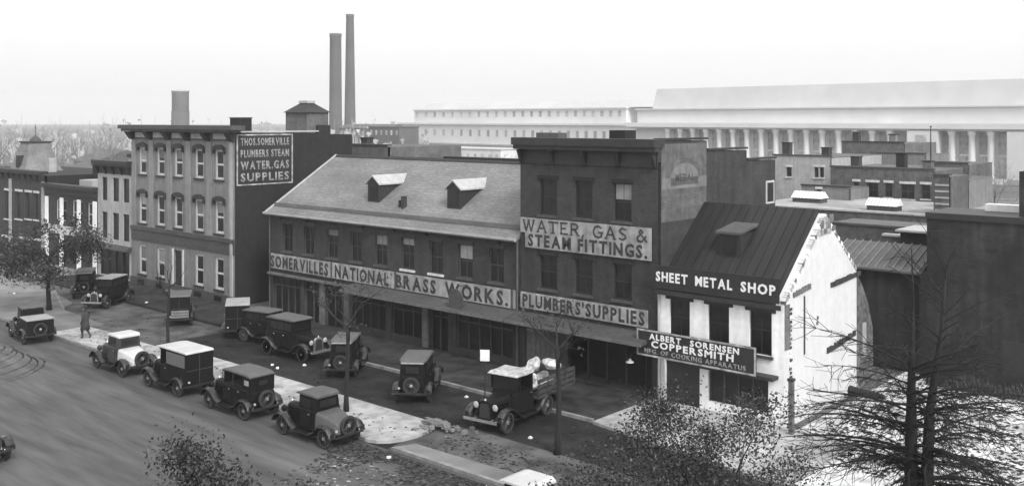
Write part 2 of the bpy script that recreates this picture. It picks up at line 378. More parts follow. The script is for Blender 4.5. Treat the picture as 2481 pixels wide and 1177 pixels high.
kerb(-14.2, -27.9, 24.79, 24.79, .13); kerb(-64.8, -72, 28.7, 31.28, .14)
slab('vacant_lot', ccw([(-17.5, 37.2), (-15, 31), (-15, 26.2), (40, 26.2), (40, 52), (-17.5, 52)]), -.01, .05, 'lot')
# ------------------------------------------------------------------ buildings of the row
def bldg(name, u0, label, cat='building', group=None, v0=FV): return empty(name, W(u0, v0), ROT, label, cat, group)

# --- three-storey building with bracketed cornice (L)
U0 = -71.4; Lw = 14.0
B = bldg('brick_building', U0, 'three-storey building with white framed windows, bracketed cornice and black wall sign on its side')
cx = [-69.75, -67.1, -64.62, -61.84, -59.28]
ops = []
for i, c in enumerate(cx):
    x = c - U0
    ops += [(x - .55, x + .55, 8.4, 10.45), (x - .55, x + .55, 4.72, 6.95)]
    ops.append((x - .55, x + .55, .9, 3.1) if i != 2 else (x - .62, x + .62, .25, 3.1))
b = MB(); wall_face(b, 0, Lw, 0, 12.0, ops); b.build('front_wall', 'stucco', B)
b = MB()
prof = [(0, 0), (8.0, 0), (8.0, 12.1), (6.9, 12.1), (6.9, 11.55), (0, 11.62)]
b.prism([(Lw - .3, y + .001 if y == 0 else y, z) for y, z in prof], (.3, 0, 0))
b.box(.0, .3, .25, 10, 0, 11.5); b.box(.3, Lw - .3, 9.7, 10, 0, 11.4); b.box(Lw - .3, Lw, 8.003, 10, 0, 11.4)
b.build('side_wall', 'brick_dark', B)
b = MB(); b.box(.3, Lw - .3, .25, 9.7, 11.1, 11.3); b.build('roof', 'tar', B)
b = MB(); b.box(Lw - .34, Lw + .06, .4, 6.9, 11.62, 11.72); b.build('coping', 'tin_light', B)
cornice(B, -.1, Lw + .05, 11.05, 12.1, .75, 'trim_mid', nbr=0, ends=.7)
for k in range(6):
    x = [.15, 2.85, 5.5, 8.1, 10.75, 13.75][k]; q = MB(); q.prism([(x - .28, -.065, 11.0), (x - .28, -.2, 11.05), (x - .28, -.6, 11.6), (x - .28, -.065, 11.6)], (.56, 0, 0)); q.build('bracket', 'trim_dark', B)
for k in range(5):
    x = [1.5, 4.15, 6.8, 9.43, 12.25][k]; q = MB(); q.box(x - .8, x + .8, -.1, -.062, 11.17, 11.55); q.build('frieze_panel', 'stucco_light', B)
for k in range(6):
    x = [.35, 2.97, 5.55, 8.15, 10.85, 13.55][k]; q = MB(); q.box(x - .3, x + .3, -.07, -.001, 4.5, 10.98); q.build('pilaster', 'stucco_mid', B)
b = MB(); b.box(-.05, Lw + .05, -.12, -.001, 4.2, 4.45); b.box(0, Lw, -.06, -.001, 3.42, 4.19); b.build('string_course', 'trim_mid', B)
b = MB(); b.box(0, Lw, -.14, -.001, 0, .62); b.build('plinth', 'trim_mid', B)
for i, o in enumerate(ops):
    if o[2] < .5:
        d = MB(); d.box(o[0], o[1], .14, .2, o[2], o[3] - .6); dd = d.build('door', 'trim_dark', B)
        q = MB(); q.box(o[0] + .02, o[1] - .02, .15, .17, o[3] - .58, o[3]); q.build('transom_light', 'glass', B)
        q = MB(); q.box(o[0] - .14, o[0] - .001, -.1, .1, .2, o[3] + .1); q.box(o[1] + .001, o[1] + .14, -.1, .1, .2, o[3] + .1); q.build('door_frame', 'trim_white', B)
        q = MB(); [q.box(o[0] - .3 - .2 * k, o[1] + .3 + .2 * k, -.5 - .3 * k, -.141, 0 + .0, .25 - .12 * k) for k in range(2)]; q.build('step', 'stucco', B)
    else:
        window(B, *o, frame='trim_white', sill='trim_dark', hood=('arch', 'trim_dark') if o[2] > 4 else None, fw=.15, mun=0, shade=random.choice([0, 0, .3, .5]), rev=.16)
for i in (0, 1, 3, 4):
    x = cx[i] - U0; q = MB(); q.box(x - .45, x + .45, -.15, -.142, .12, .5); q.build('cellar_window', 'glass', B)
b = MB(); b.box(Lw - .5, Lw - .2, -.1, -.001, 0, 11.0); b.build('corner_quoin', 'stucco_light', B)
# painted wall sign on the side, facing right
S = empty('wall_sign', W(U0 + Lw + .001, FV + .12), ROT + math.pi / 2, 'black painted four-line wall sign on the side of the building with bracketed cornice', 'sign')
b = MB(); b.box(0, 4.5, -.03, -.002, 8.12, 11.5); b.build('sign_board', 'sign_black', S)
b = MB(); b.box(-.02, .08, -.05, -.031, 8.05, 11.5); b.box(4.42, 4.52, -.05, -.031, 8.05, 11.5); b.box(.081, 4.419, -.05, -.031, 8.05, 8.13); b.box(.081, 4.419, -.05, -.031, 11.42, 11.5); b.build('sign_frame', 'letter_pale', S)
for tx, z, h in (('THOS.SOMERVILLE', 11.0, .5), ('PLUMBERS STEAM', 10.2, .5), ('WATER.GAS', 9.4, .56), ('SUPPLIES', 8.6, .56)):
    text(tx, S, 2.25, -.032, z, 3.9, h, 'letter_pale', depth=.008, bold=.03)
# rooftop things
def place_uv(px, u): v, t = onu(px, u); return v, t
v1, t1 = onu(690, -62.0); v2, t2 = onu(787, -60.0)
R_ = empty('roof_penthouse', W(-61.0, 43.6, 11.3), ROT, 'grey elevator house with hipped dark roof and flat cap above the three-storey building', 'roof house')
R_.scale = (.72, .75, .88)
b = MB(); b.box(0, 3.6, 0, 2.6, 0, 1.95); b.build('wall', 'plaster_grey', R_)
b = MB(); b.loft([[(-.2, -.2, 1.95), (3.8, -.2, 1.95), (3.8, 2.8, 1.95), (-.2, 2.8, 1.95)], [(1.2, .9, 2.75), (2.4, .9, 2.75), (2.4, 1.7, 2.75), (1.2, 1.7, 2.75)]]); b.build('roof', 'trim_dark', R_)
b = MB(); b.box(1.1, 2.5, .8, 1.8, 2.75, 2.95); b.build('cap', 'tin_light', R_)
R_ = empty('roof_vent_house', W(-61.2, 39.0, 11.3), ROT, 'small dark roof box beside the elevator house', 'roof house')
b = MB(); b.box(0, 1.2, 0, 1.0, 0, 1.3); b.build('box', 'brick_dark', R_); b = MB(); b.box(-.05, 1.25, -.05, 1.05, 1.3, 1.36); b.build('cap', 'trim_mid', R_)

# --- narrow three-storey house (N)
U0 = -76.95; w = 5.5
B = bldg('narrow_house', U0, 'narrow pale three-storey house with dark shopfront, left of the bracketed building')
ops = []
for px in ((247, 260), (273, 288), (298, 313)):
    a, c = onv(px[0], FV)[0] - U0, onv(px[1], FV)[0] - U0
    ops += [(a, c, 6.1, 7.95), (a, c, 3.1, 5.2)]
ops.append((.35, w - .35, .2, 2.3))
b = MB(); wall_face(b, 0, w, 0, 9.1, ops); b.build('front_wall', 'stucco_light', B)
b = MB(); b.box(0, .25, .23, 9, 0, 8.6); b.box(w - .25, w, .23, 9, 0, 8.6); b.box(.25, w - .25, 8.8, 9, 0, 8.6); b.build('side_wall', 'brick_mid', B)
b = MB(); b.box(.25, w - .25, .23, 8.8, 8.2, 8.4); b.build('roof', 'tar', B)
cornice(B, 0, w, 8.25, 9.3, .5, 'trim_dark', nbr=5, ends=.15)
for o in ops[:-1]: window(B, *o, frame='trim_dark', hood=None, mun=0, fw=.05)
o = ops[-1]; q = MB(); q.box(o[0], o[1], .18, .2, o[2], o[3]); q.build('shop_window', 'glass', B)
for k in range(5): q = MB(); xx = o[0] + (o[1] - o[0]) * k / 4; q.box(xx - .05, xx + .05, .1, .17, .2, o[3]); q.build('mullion', 'trim_dark', B)
b = MB(); b.prism([(0, -.01, 2.75), (0, -.6, 2.5), (0, -.6, 2.4), (0, -.01, 2.4)], (w, 0, 0)); b.build('shop_cornice', 'trim_mid', B)

# --- low shop building A and house B at the far left
U0 = -86.7; w = 9.7
B = bldg('low_shop', U0, 'two-storey shop house with dark cornice and white lower front behind the street tree')
def pxo(a, c, p, q, U0=U0):
    u, t = onv((a + c) / 2, FV); return (onv(a, FV)[0] - U0, onv(c, FV)[0] - U0, zat(q, t), zat(p, t))
ops = [pxo(136, 160, 484, 535), pxo(175, 200, 486, 545), pxo(212, 229, 492, 548), pxo(131, 158, 590, 645), pxo(175, 198, 590, 648), pxo(209, 226, 602, 655)]
b = MB(); wall_face(b, 0, w, 0, 7.0, ops); b.build('front_wall', 'brick_mid', B)
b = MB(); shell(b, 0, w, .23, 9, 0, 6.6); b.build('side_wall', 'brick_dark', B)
cornice(B, 0, w, 6.2, 7.05, .45, 'trim_dark', ends=.1)
for o in ops: window(B, *o, frame='trim_white' if o[2] > 2 else 'trim_mid', mun=1, fw=.08)
for a in (.4, 3.3, 6.5, 9.3):
    q = MB(); q.box(a - .33, a + .33, -.07, -.001, 0, 3.0); q.box(a - .3, a + .3, -.07, -.001, 3.6, 5.9); q.build('pilaster', 'white_brick', B)
b = MB(); b.box(0, w, -.12, -.001, 2.85, 3.55); b.build('shop_fascia', 'trim_white', B)
for k, (a, c, y, zt) in enumerate(((.4, 4.3, 4, 8.4), (5.0, 9.6, 5, 8.2))):
    q = MB(); q.box(a, c, y, y + 4, 6.6, zt); o = q.build('attic_wall', 'brick_dark', B); q = MB(); q.box(a - .1, c + .1, y - .1, y + 4.1, zt, zt + .12); q.build('coping', 'trim_mid', o)
for a, z in ((2.2, 7.3), (5.5, 7.1)): q = MB(); q.box(a, a + 2.3, 2, 3.5, 6.6, z); q.build('roof_hatch', 'tin_light', B)
for a in (4.6,): q = MB(); q.box(a, a + .7, 5.2, 5.9, 6.6, 9.2); q.build('chimney', 'stucco_light', B); q = MB(); q.box(a - .1, a + .8, 5.1, 6.0, 9.2, 9.5); q.build('chimney_cap', 'trim_dark', B)
U0 = -108.; w = 21.2
B = bldg('terrace_house', U0, 'two-storey terrace house with white lintels and mansard tower at the left edge')
ops = [pxo(-120, -95, 462, 530, U0), pxo(-70, -45, 462, 530, U0), pxo(-25, -5, 462, 530, U0), pxo(12, 28, 462, 530, U0), pxo(38, 54, 464, 530, U0), pxo(62, 77, 466, 530, U0), pxo(83, 94, 468, 532, U0),
       pxo(-60, -30, 575, 620, U0), pxo(5, 30, 575, 625, U0), pxo(45, 70, 580, 628, U0), pxo(80, 100, 583, 632, U0)]
b = MB(); wall_face(b, 0, w, 0, 7.9, ops); b.build('front_wall', 'brick_mid', B)
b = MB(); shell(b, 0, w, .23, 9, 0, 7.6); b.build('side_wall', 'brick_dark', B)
cornice(B, 0, w, 7.2, 8.0, .4, 'trim_dark', nbr=18)
for o in ops: window(B, *o, frame='trim_mid', hood=('flat', 'trim_white'), sill='trim_white', mun=0, fw=.07)
for k in range(3): q = MB(); xx = w - .25 - k * 6.9; q.box(xx - .25, xx + .25, -.08, -.001, 0, 7.1); q.build('pilaster', 'stucco_light', B)
tx = onv(86, FV + 3.4)[0] - U0
q = MB(); q.loft([[(tx + s * r, 3.4 + e * r, z) for s, e in ((-1, -1), (1, -1), (1, 1), (-1, 1))] for r, z in ((1.9, 7.5), (1.5, 8.2), (1.2, 9.2), (1.0, 10.3))]); tw = q.build('mansard_tower', 'slate', B)
q = MB(); q.box(tx - 1.1, tx + 1.1, 2.3, 4.5, 10.3, 10.42); q.build('tower_cornice', 'trim_dark', tw)
q = MB(); q.lathe([(.5, 0), (.48, .15), (.3, .35), (.1, .5), (.04, .6), (.03, 1.3), (.02, 1.6)], (tx, 3.4, 10.42), 10); q.box(tx - .3, tx + .3, 3.38, 3.42, 11.65, 11.69); q.build('finial', 'trim_mid', tw)
q = MB(); q.box(tx - .4, tx + .4, 1.75, 2.5, 7.9, 9.1); q.build('tower_dormer', 'trim_dark', tw)
q = MB(); q.box(tx + 3.2, tx + 3.9, 3, 3.7, 7.6, 8.9); q.build('chimney', 'stucco_light', B)

# --- long two-storey brass works (Somerville)
U0 = -53.4; w = 21.3
B = bldg('brass_works', U0, 'long two-storey brick works with slate roof, two dormers and pale lettered sign band')
wc = [-51.5, -49.3, -47.0, -44.8, -42.6, -40.35, -38.1, -35.9, -33.7]
ops = [(c - U0 - .52, c - U0 + .52, 4.2, 5.95) for c in wc]
low = [(.4, 3.2, .1, 2.6), (3.6, 5.2, .1, 2.6), (5.7, 7.3, .1, 2.6), (8.3, 11.2, .5, 2.5), (11.7, 14.2, .5, 2.5), (14.8, 16.2, .1, 2.5), (16.8, 20.8, .5, 2.5)]
b = MB(); wall_face(b, 0, w, 0, 6.62, ops + low); b.build('front_wall', 'brick_mid', B)
b = MB()
b.prism([(.0, .23, 0), (.0, 10.9, 0), (.0, 10.9, 6.6), (.0, 5.44, 9.92), (.0, .23, 6.72)], (.3, 0, 0)); b.prism([(w - .3, .23, 0), (w - .3, 10.9, 0), (w - .3, 10.9, 6.6), (w - .3, 5.44, 9.92), (w - .3, .23, 6.72)], (.28, 0, 0))
b.box(.3, w - .3, 10.6, 10.9, 0, 6.6); b.build('gable_wall', 'brick_mid', B)
b = MB(); k_ = 3.3 / 5.44
b.prism([(-.12, -.3, 6.52), (-.12, 5.44, 10.0), (-.12, 11.2, 6.5), (-.12, 11.2, 6.38), (-.12, 5.44, 9.86), (-.12, -.3, 6.4)], (w + .1, 0, 0)); RF = b.build('roof', 'slate', B)
b = MB(); b.prism([(-.14, 5.3, 9.96), (-.14, 5.44, 10.12), (-.14, 5.58, 9.96)], (w + .12, 0, 0)); b.build('ridge', 'trim_dark', RF)
b = MB(); b.prism([(-.14, .35, 6.95), (-.14, .5, 7.04), (-.14, .42, 7.16)], (w + .12, 0, 0)); b.build('snow_rail', 'tin_mid', RF)
b = MB(); b.prism([(-.16, -.46, 6.5), (-.16, -.3, 6.4), (-.16, -.26, 6.54), (-.16, -.46, 6.62)], (w + .14, 0, 0)); b.build('gutter', 'tin_light', RF)
b = MB(); b.prism([(-.18, -.3, 6.53), (-.18, 5.44, 10.03), (-.18, 5.44, 10.13), (-.18, -.3, 6.63)], (.12, 0, 0)); b.build('verge', 'tin_light', RF)
for k in range(8): q = MB(); q.box(w * (k + .5) / 8 - .02, w * (k + .5) / 8 + .02, -.2, -.001, 6.2, 6.4); q.build('eave_bracket', 'trim_dark', B)
for ud in (-44.95, -38.2):
    x = ud - U0; D = MB(); y0 = 1.45; zb = 7.5
    D.box(x - .52, x + .52, y0, 3.3, zb, 8.72); D.prism([(x - .52, y0, 8.72), (x + .52, y0, 8.72), (x, y0, 9.1)], (0, 2.3, 0)); DD = D.build('dormer', 'trim_dark', RF)
    q = MB(); q.box(x - .34, x + .34, y0 - .03, y0 - .001, 7.75, 8.6); q.build('pane', 'glass', DD)
    q = MB(); ov = .1
    q.prism([(x - .64, y0 - .12, 8.62), (x, y0 - .12, 9.12), (x + .64, y0 - .12, 8.62), (x + .64, y0 - .12, 8.70), (x, y0 - .12, 9.2), (x - .64, y0 - .12, 8.70)], (0, 4.2, 0))
    q.build('dormer_roof', 'tin_light', DD)
for x, r, h in ((11.0, .08, .55), (11.35, .17, .8)): q = MB(); q.tube([(x, 1.25, 7.1), (x, 1.25, 7.3 + h)], r, 8); q.build('vent_pipe', 'trim_dark', RF)
for i, o in enumerate(ops): window(B, *o, frame='trim_mid', sill='trim_white' if i in (5, 6) else 'trim_mid', hood=('flat', 'brick_mid'), mun=1, fw=.05, shade=[0, 0, .2, 0, .3, .2, 0, .4, 0][i])
for i, o in enumerate(low):
    q = MB(); q.box(o[0], o[1], .18, .2, o[2], o[3]); sw = q.build('shop_window', 'glass', B)
    nm = max(2, int((o[1] - o[0]) / .7))
    for k in range(nm + 1): xx = o[0] + .03 + (o[1] - o[0] - .06) * k / nm; q = MB(); q.box(xx - .03, xx + .03, .12, .179, o[2], o[3]); q.build('mullion', 'trim_mid', sw)
    q = MB(); q.box(o[0], o[1], .1, .178, o[3] - .65, o[3] - .58); q.build('transom_bar', 'trim_mid', sw)
for xx in (5.45, 7.8, 14.5): q = MB(); q.box(xx - .22, xx + .22, -.1, -.001, 0, 2.75); q.build('pilaster', 'plaster_grey', B)
q = MB(); q.tube([(.12, -.1, 0), (.12, -.1, 6.45)], .05, 6); q.build('downpipe', 'tin_mid', B)
q = MB(); q.tube([(w - .1, -.1, 0.1), (w - .1, -.1, 6.45)], .05, 6); q.build('downpipe', 'tin_mid', B)
q = MB(); q.prism([(8.6, -.001, 3.02), (8.6, -1.25, 2.72), (8.6, -1.25, 2.62), (8.6, -.001, 2.7)], (w - 8.62, 0, 0)); cn = q.build('canopy', 'trim_mid', B)
q = MB(); q.box(8.6, w - .03, -1.3, -1.251, 2.6, 2.74); q.build('canopy_edge', 'plaster_grey', cn)
q = MB(); q.box(0.1, 8.55, -.3, -.001, 2.66, 2.78); q.build('shop_cornice', 'plaster_grey', B)
S = empty('works_sign', W(U0 + .25, FV - .14), ROT, 'long pale sign band reading SOMERVILLES NATIONAL BRASS WORKS on the two-storey works', 'sign')
b = MB(); b.box(0, w - .45, -.03, .03, 3.05, 3.98); b.build('sign_board', 'sign_pale', S)
for tx, a, c in (('SOMERVILLES', .1, 5.95), ('NATIONAL', 6.6, 11.4), ('BRASS', 12.0, 15.2), ('WORKS.', 15.9, 20.4)): text(tx, S, (a + c) / 2, -.032, 3.5, c - a, .74, 'letter_dark', depth=.01, bold=.035)
for x in (.0, 6.2, 11.9, 20.6): q = MB(); q.box(x, x + .12, -.055, -.031, 3.0, 4.02); q.build('batten', 'trim_mid', S)
q = empty('hanging_sign', W(-35.6, FV - 1.0, 2.95), ROT, 'round dark hanging sign below the BRASS WORKS lettering', 'sign')
b = MB(); b.lathe([(.01, -.03), (.52, -.03), (.55, 0), (.52, .03), (.01, .03)], (0, 0, .3), 20, 'y'); b.build('disc', 'trim_mid', q)
b = MB(); b.tube([(0, 0, .82), (0, 0, .95), (0, .9, .95)], .02, 5); b.build('bracket', 'trim_dark', q)

# --- three-storey plumbers building (WG)
U0 = -32.08; w = 8.1
B = bldg('plumbers_building', U0, 'dark three-storey brick building with WATER GAS AND STEAM FITTINGS sign and deep cornice')
ops = []
for a, c in ((-30.84, -29.75), (-28.64, -27.6), (-26.4, -25.4)): ops += [(a - U0, c - U0, 7.85, 9.6), (a - U0, c - U0, 4.25, 5.9)]
low = [(.3, 2.2, .1, 2.45), (3.0, 7.8, .05, 2.5)]
b = MB(); wall_face(b, 0, w, 0, 10.6, ops + low); b.build('front_wall', 'brick_mid', B)
b = MB()
pr = [(.23, 0), (11.3, 0), (11.3, 10.37), (8.16, 10.45), (8.16, 10.95), (4.22, 11.05), (4.22, 11.5), (.23, 11.62)]
b.prism([(w - .35, y, z) for y, z in pr], (.35, 0, 0)); b.prism([(0, y, z) for y, z in pr], (.3, 0, 0)); b.box(.3, w - .35, 11.0, 11.3, 0, 10.3); b.build('side_wall', 'brick_mid', B)
b = MB(); b.box(.3, w - .35, .23, 11.0, 10.0, 10.15); b.build('roof', 'tar', B)
for (y0, y1, z) in ((.23, 4.25, 11.56), (4.25, 8.2, 11.02), (8.2, 11.35, 10.44)): q = MB(); q.box(w - .4, w + .06, y0, y1 - .003, z, z + .1); q.build('coping', 'trim_dark', B)
q = MB(); q.box(w + .001, w + .05, 10.2, 11.1, 8.1, 9.3); q.build('window_frame', 'trim_white', B); q = MB(); q.box(w + .051, w + .06, 10.3, 11.0, 8.2, 9.2); q.build('pane', 'glass', B)
cornice(B, 0, w, 10.35, 11.62, .55, 'trim_dark', nbr=5, ends=.15, mb='trim_dark')
b = MB(); b.box(0, w, 0, .3, 10.6, 11.3); b.build('parapet', 'brick_mid', B)
b = MB(); b.box(5.0, 5.9, .6, 1.5, 10.15, 12.0); b.build('chimney', 'brick_dark', B)
b = MB(); b.box(.6, 2.0, .5, 1.2, 10.15, 11.85); b.build('roof_hatch', 'tin_mid', B)
for i, o in enumerate(ops): window(B, *o, frame='trim_dark', sill='trim_mid', hood=('flat', 'brick_dark'), mun=1, fw=.06, shade=[0, 0, 0, 0, .4, 0][i])
o = low[0]; q = MB(); q.box(o[0], o[1], .12, .16, o[2], o[3]); q.build('boarded_panel', 'plaster_grey', B)
for k in range(6): xx = o[0] + (o[1] - o[0]) * (k + .5) / 6; q = MB(); q.box(xx - .14, xx + .14, .09, .119, o[2], o[3]); q.build('plank', 'plaster_grey', B)
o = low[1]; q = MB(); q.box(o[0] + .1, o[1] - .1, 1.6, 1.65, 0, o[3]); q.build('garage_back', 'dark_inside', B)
for k in range(4): xx = o[0] + .8 + k * 1.1; q = MB(); q.box(xx, xx + .08, .5, .6, .1, 2.4); q.build('garage_post', 'trim_dark', B)
q = MB(); q.prism([(.03, -.001, 3.02), (.03, -1.25, 2.72), (.03, -1.25, 2.62), (.03, -.001, 2.7)], (w - .1, 0, 0)); cn = q.build('canopy', 'trim_mid', B)
q = MB(); q.box(.03, w - .07, -1.3, -1.251, 2.6, 2.74); q.build('canopy_edge', 'plaster_grey', cn)
S = empty('fittings_sign', W(U0 + .1, FV - .08), ROT, 'pale two-line sign reading WATER, GAS & STEAM FITTINGS on the dark three-storey building', 'sign')
b = MB(); b.box(0, w - .4, -.03, .03, 6.93, 7.66); b.box(.3, w - .4, -.03, .03, 6.2, 6.929); b.build('sign_board', 'sign_pale', S)
serif_text('WATER, GAS &', S, .12, w - .55, -.031, 7.0, 7.58, 'letter_dark')
text('STEAM FITTINGS.', S, 4.0, -.032, 6.58, 7.0, .6, 'letter_dark', depth=.01, bold=.035)
S = empty('supplies_sign', W(U0 + .15, FV - .14), ROT, "pale sign band reading PLUMBERS' SUPPLIES above the open garage", 'sign')
b = MB(); b.box(0, w - .6, -.03, .03, 3.2, 3.98); b.build('sign_board', 'sign_pale', S)
text("PLUMBERS'", S, 2.05, -.032, 3.59, 3.8, .62, 'letter_dark', depth=.01, bold=.035); text('SUPPLIES', S, 5.7, -.032, 3.59, 3.3, .62, 'letter_dark', depth=.01, bold=.035)
# faded wall advertisement on its right side
S = empty('faded_wall_advert', W(U0 + w + .002, FV + .25), ROT + math.pi / 2, 'faded painted advert with pale arch and MEDAL lettering on the dark building side wall', 'wall advert')
b = MB(); b.box(0, 3.9, -.012, 0, 7.9, 11.4); b.build('painted_ground', mat('ad_ground', .09, .9, .35, 2.5, .35, .5, streak=.3), S)
pts = [(.2, -.013, 9.5)] + [(1.95 - 1.75 * math.cos(math.pi * k / 10), -.013, 9.5 + 1.25 * math.sin(math.pi * k / 10)) for k in range(11)] + [(3.7, -.013, 9.5)]
b = MB(); b.prism(pts, (0, -.006, 0)); b.build('arch', 'brick_hazy', S)
pts = [(.75, -.02, 9.5)] + [(1.95 - 1.2 * math.cos(math.pi * k / 10), -.02, 9.9 + .6 * math.sin(math.pi * k / 10)) for k in range(11)] + [(3.15, -.02, 9.5)]
b = MB(); b.prism(pts, (0, -.006, 0)); b.box(.0, 3.9, -.026, -.0135, 9.35, 9.85); b.build('arch_field', mat('ad_pale', .14, .9, .3, 2.5, .3, .6), S)
text('MEDAL', S, 1.95, -.03, 9.85, 1.6, .34, 'trim_mid', depth=.004)
b = MB(); b.box(.0, 3.9, -.018, -.013, 8.45, 9.1); b.build('dark_band', 'brick_hazy', S)

# --- coppersmith's shop with steep roof and white gable
U0 = -23.97; w = 6.0
B = bldg('coppersmith_shop', U0, 'small white-fronted shop with steep dark roof and bright white gable wall')
wx = [(.62, 1.58), (2.54, 3.48), (4.48, 5.42)]
ops = [(a - .03, c + .03, 2.85, 4.85) for a, c in wx]
low = [(.35, 2.1, .05, 2.0), (2.5, 5.3, .5, 2.0)]
b = MB(); wall_face(b, .0, w, 0, 5.05, ops + low); b.build('front_wall', 'white_brick', B)
for k, (a, c) in enumerate(wx): q = MB(); q.box(a - .22, c + .22, -.03, -.001, 4.62, 4.95); q.build('lintel', 'trim_dark', B)
for o in ops: window(B, *o, frame='trim_dark', sill='trim_mid', mun=1, fw=.05)
q = MB(); q.box(*low[0][:2], .14, .18, 0.05, 2.0); d = q.build('door', 'trim_dark', B)
q = MB(); q.box(low[1][0], low[1][1], .16, .18, .5, 2.0); sw = q.build('shop_window', 'glass', B)
for k in range(5): xx = 2.55 + 2.7 * k / 4; q = MB(); q.box(xx - .03, xx + .03, .1, .159, .5, 2.0); q.build('mullion', 'trim_mid', sw)
q = MB(); q.box(2.1, 5.75, -.55, -.001, 1.98, 2.12); q.build('awning_board', 'trim_dark', B)
q = MB(); q.tube([(.1, -.1, 0), (.1, -.1, 5.0)], .06, 6); q.build('downpipe', 'tin_light', B)
q = MB(); q.box(.2, .34, -.06, -.001, 0, 2.0); q.build('door_frame', 'trim_white', B)
GZ = [(0, 0), (0, 5.15), (3.94, 8.42), (7.32, 5.68), (7.32, 0)]
b = MB(); b.prism([(w - .32, y + (.001 if y == 0 else 0), z) for y, z in GZ], (.32, 0, 0)); g = b.build('gable_wall', 'white_wall', B)
b = MB(); b.prism([(.0, .23, 0), (.0, .23, 5.3), (.0, 3.94, 8.42), (.0, 7.32, 5.68), (.0, 7.32, 0)], (.3, 0, 0)); b.box(.3, w - .32, 7.0, 7.3, 0, 5.6); b.build('rear_wall', 'brick_dark', B)
b = MB(); b.prism([(0.02, -.25, 4.98), (.02, 3.94, 8.6), (.02, 7.6, 5.6), (.02, 7.6, 5.45), (.02, 3.94, 8.44), (.02, -.25, 4.84)], (w - .36, 0, 0)); RF = b.build('roof', 'roof_tin_dark', B)
for k in range(13): xx = .3 + k * .43; q = MB(); q.prism([(xx, -.2, 5.03), (xx, 3.9, 8.575), (xx, 3.9, 8.62), (xx, -.2, 5.075)], (.03, 0, 0)); q.build('standing_seam', 'roof_tin_dark', RF)
# ragged verge bricks and scars of the demolished neighbour on the gable
for k in range(44):
    t = k / 44; y = 3.94 * t; z = 5.15 + 3.3 * t; j = random.uniform(.0, .09)
    q = MB(); q.box(w - .1 - j, w + .015 + j * .3, y, y + random.uniform(.07, .15), z - .14, z - .02 + j * .5); q.build('verge_brick', random.choice(['white_brick', 'stucco_light', 'stucco_light', 'plaster_grey']), g)
for k in range(40):
    t = k / 40; y = 3.94 + 3.38 * t; z = 8.42 - 2.74 * t; j = random.uniform(.0, .07)
    q = MB(); q.box(w - .1 - j, w + .015 + j * .3, y, y + random.uniform(.06, .12), z - .2, z - .05 + j * .4); q.build('verge_brick', random.choice(['white_brick', 'stucco_light', 'plaster_grey']), g)
def gpt(px, py): v, t = onu(px, U0 + w + .02); return v - FV, zat(py, t)
def band(p, q_, th, m='plaster_grey', pr=.07):
    (y0, z0), (y1, z1) = gpt(*p), gpt(*q_); nb = max(2, int(math.hypot(y1 - y0, z1 - z0) / .24))
    for k in range(nb):
        t = k / nb; yy = y0 + (y1 - y0) * t; zz = z0 + (z1 - z0) * t; qq = MB(); ww = abs(y1 - y0) / nb
        qq.box(w + .001, w + pr + random.uniform(-.02, .02), yy, yy + ww * .93, zz - th / 2, zz + th / 2 + random.uniform(-.03, .03)); qq.build('brick', m, g)
band((1922, 714), (1964, 692), .2); band((2013, 690), (2084, 660), .22, 'brick_mid'); band((2004, 850), (2072, 805), .22, 'brick_mid')
q = MB(); (y0, z0), (y1, z1) = gpt(1948, 717), gpt(1944, 860); q.box(w + .001, w + .05, y0, y0 + .07, z1, z0); q.build('conduit', 'trim_mid', g)
q = MB(); (y0, z0) = gpt(1926, 840); q.box(w + .001, w + .03, .02, .45, z0, 5.0); q.build('bare_plaster', 'plaster_grey', g)
for k in range(26):
    zz = .4 + 4.5 * k / 26; q = MB(); q.box(w + .001, w + .045, .4 + random.uniform(0, .08), .58 + random.uniform(-.05, .09), zz, zz + .1); q.build('toothing_brick', random.choice(['plaster_grey', 'white_brick', 'brick_mid']), g)
q = MB(); q.prism([(w + .001, 3.2, 7.5), (w + .001, 4.5, 7.55), (w + .001, 4.35, 8.05), (w + .001, 3.94, 8.38), (w + .001, 3.6, 8.1)], (.03, 0, 0)); q.build('chimney_scar', 'scar', g)
for (px, py, s) in ((2012, 527, .28), (2018, 552, .22), (1990, 548, .2), (2005, 545, .3), (1998, 560, .2)):
    y, z = gpt(px, py); q = MB(); q.box(w + .001, w + .05, y - s / 2, y + s, z - s / 2, z + s / 2); q.build('patch', 'plaster_grey' if s < .29 else 'stucco', g)
for (px, py) in ((1980, 770), (1979, 783)): y, z = gpt(px, py); q = MB(); q.box(w + .001, w + .04, y, y + .12, z - .07, z + .07); q.build('patch', 'plaster_grey', g)
x = 2.7; y0 = 1.5
D = MB(); D.box(x - .5, x + .5, y0, 3.0, 6.3, 7.55); DD = D.build('dormer', 'trim_dark', RF)
q = MB(); q.prism([(x - .62, y0 - .15, 7.5), (x + .62, y0 - .15, 7.5), (x + .62, y0 - .15, 7.6), (x - .62, y0 - .15, 7.6)], (0, 1.9, .3)); q.build('dormer_roof', 'tin_mid', DD)
q = MB(); q.box(x - .33, x + .33, y0 - .02, y0 - .001, 6.6, 7.3); q.build('pane', 'glass', DD)
q = MB(); q.box(.02, w - .02, -.32, -.251, 4.82, 5.02); q.build('gutter', 'trim_dark', RF)
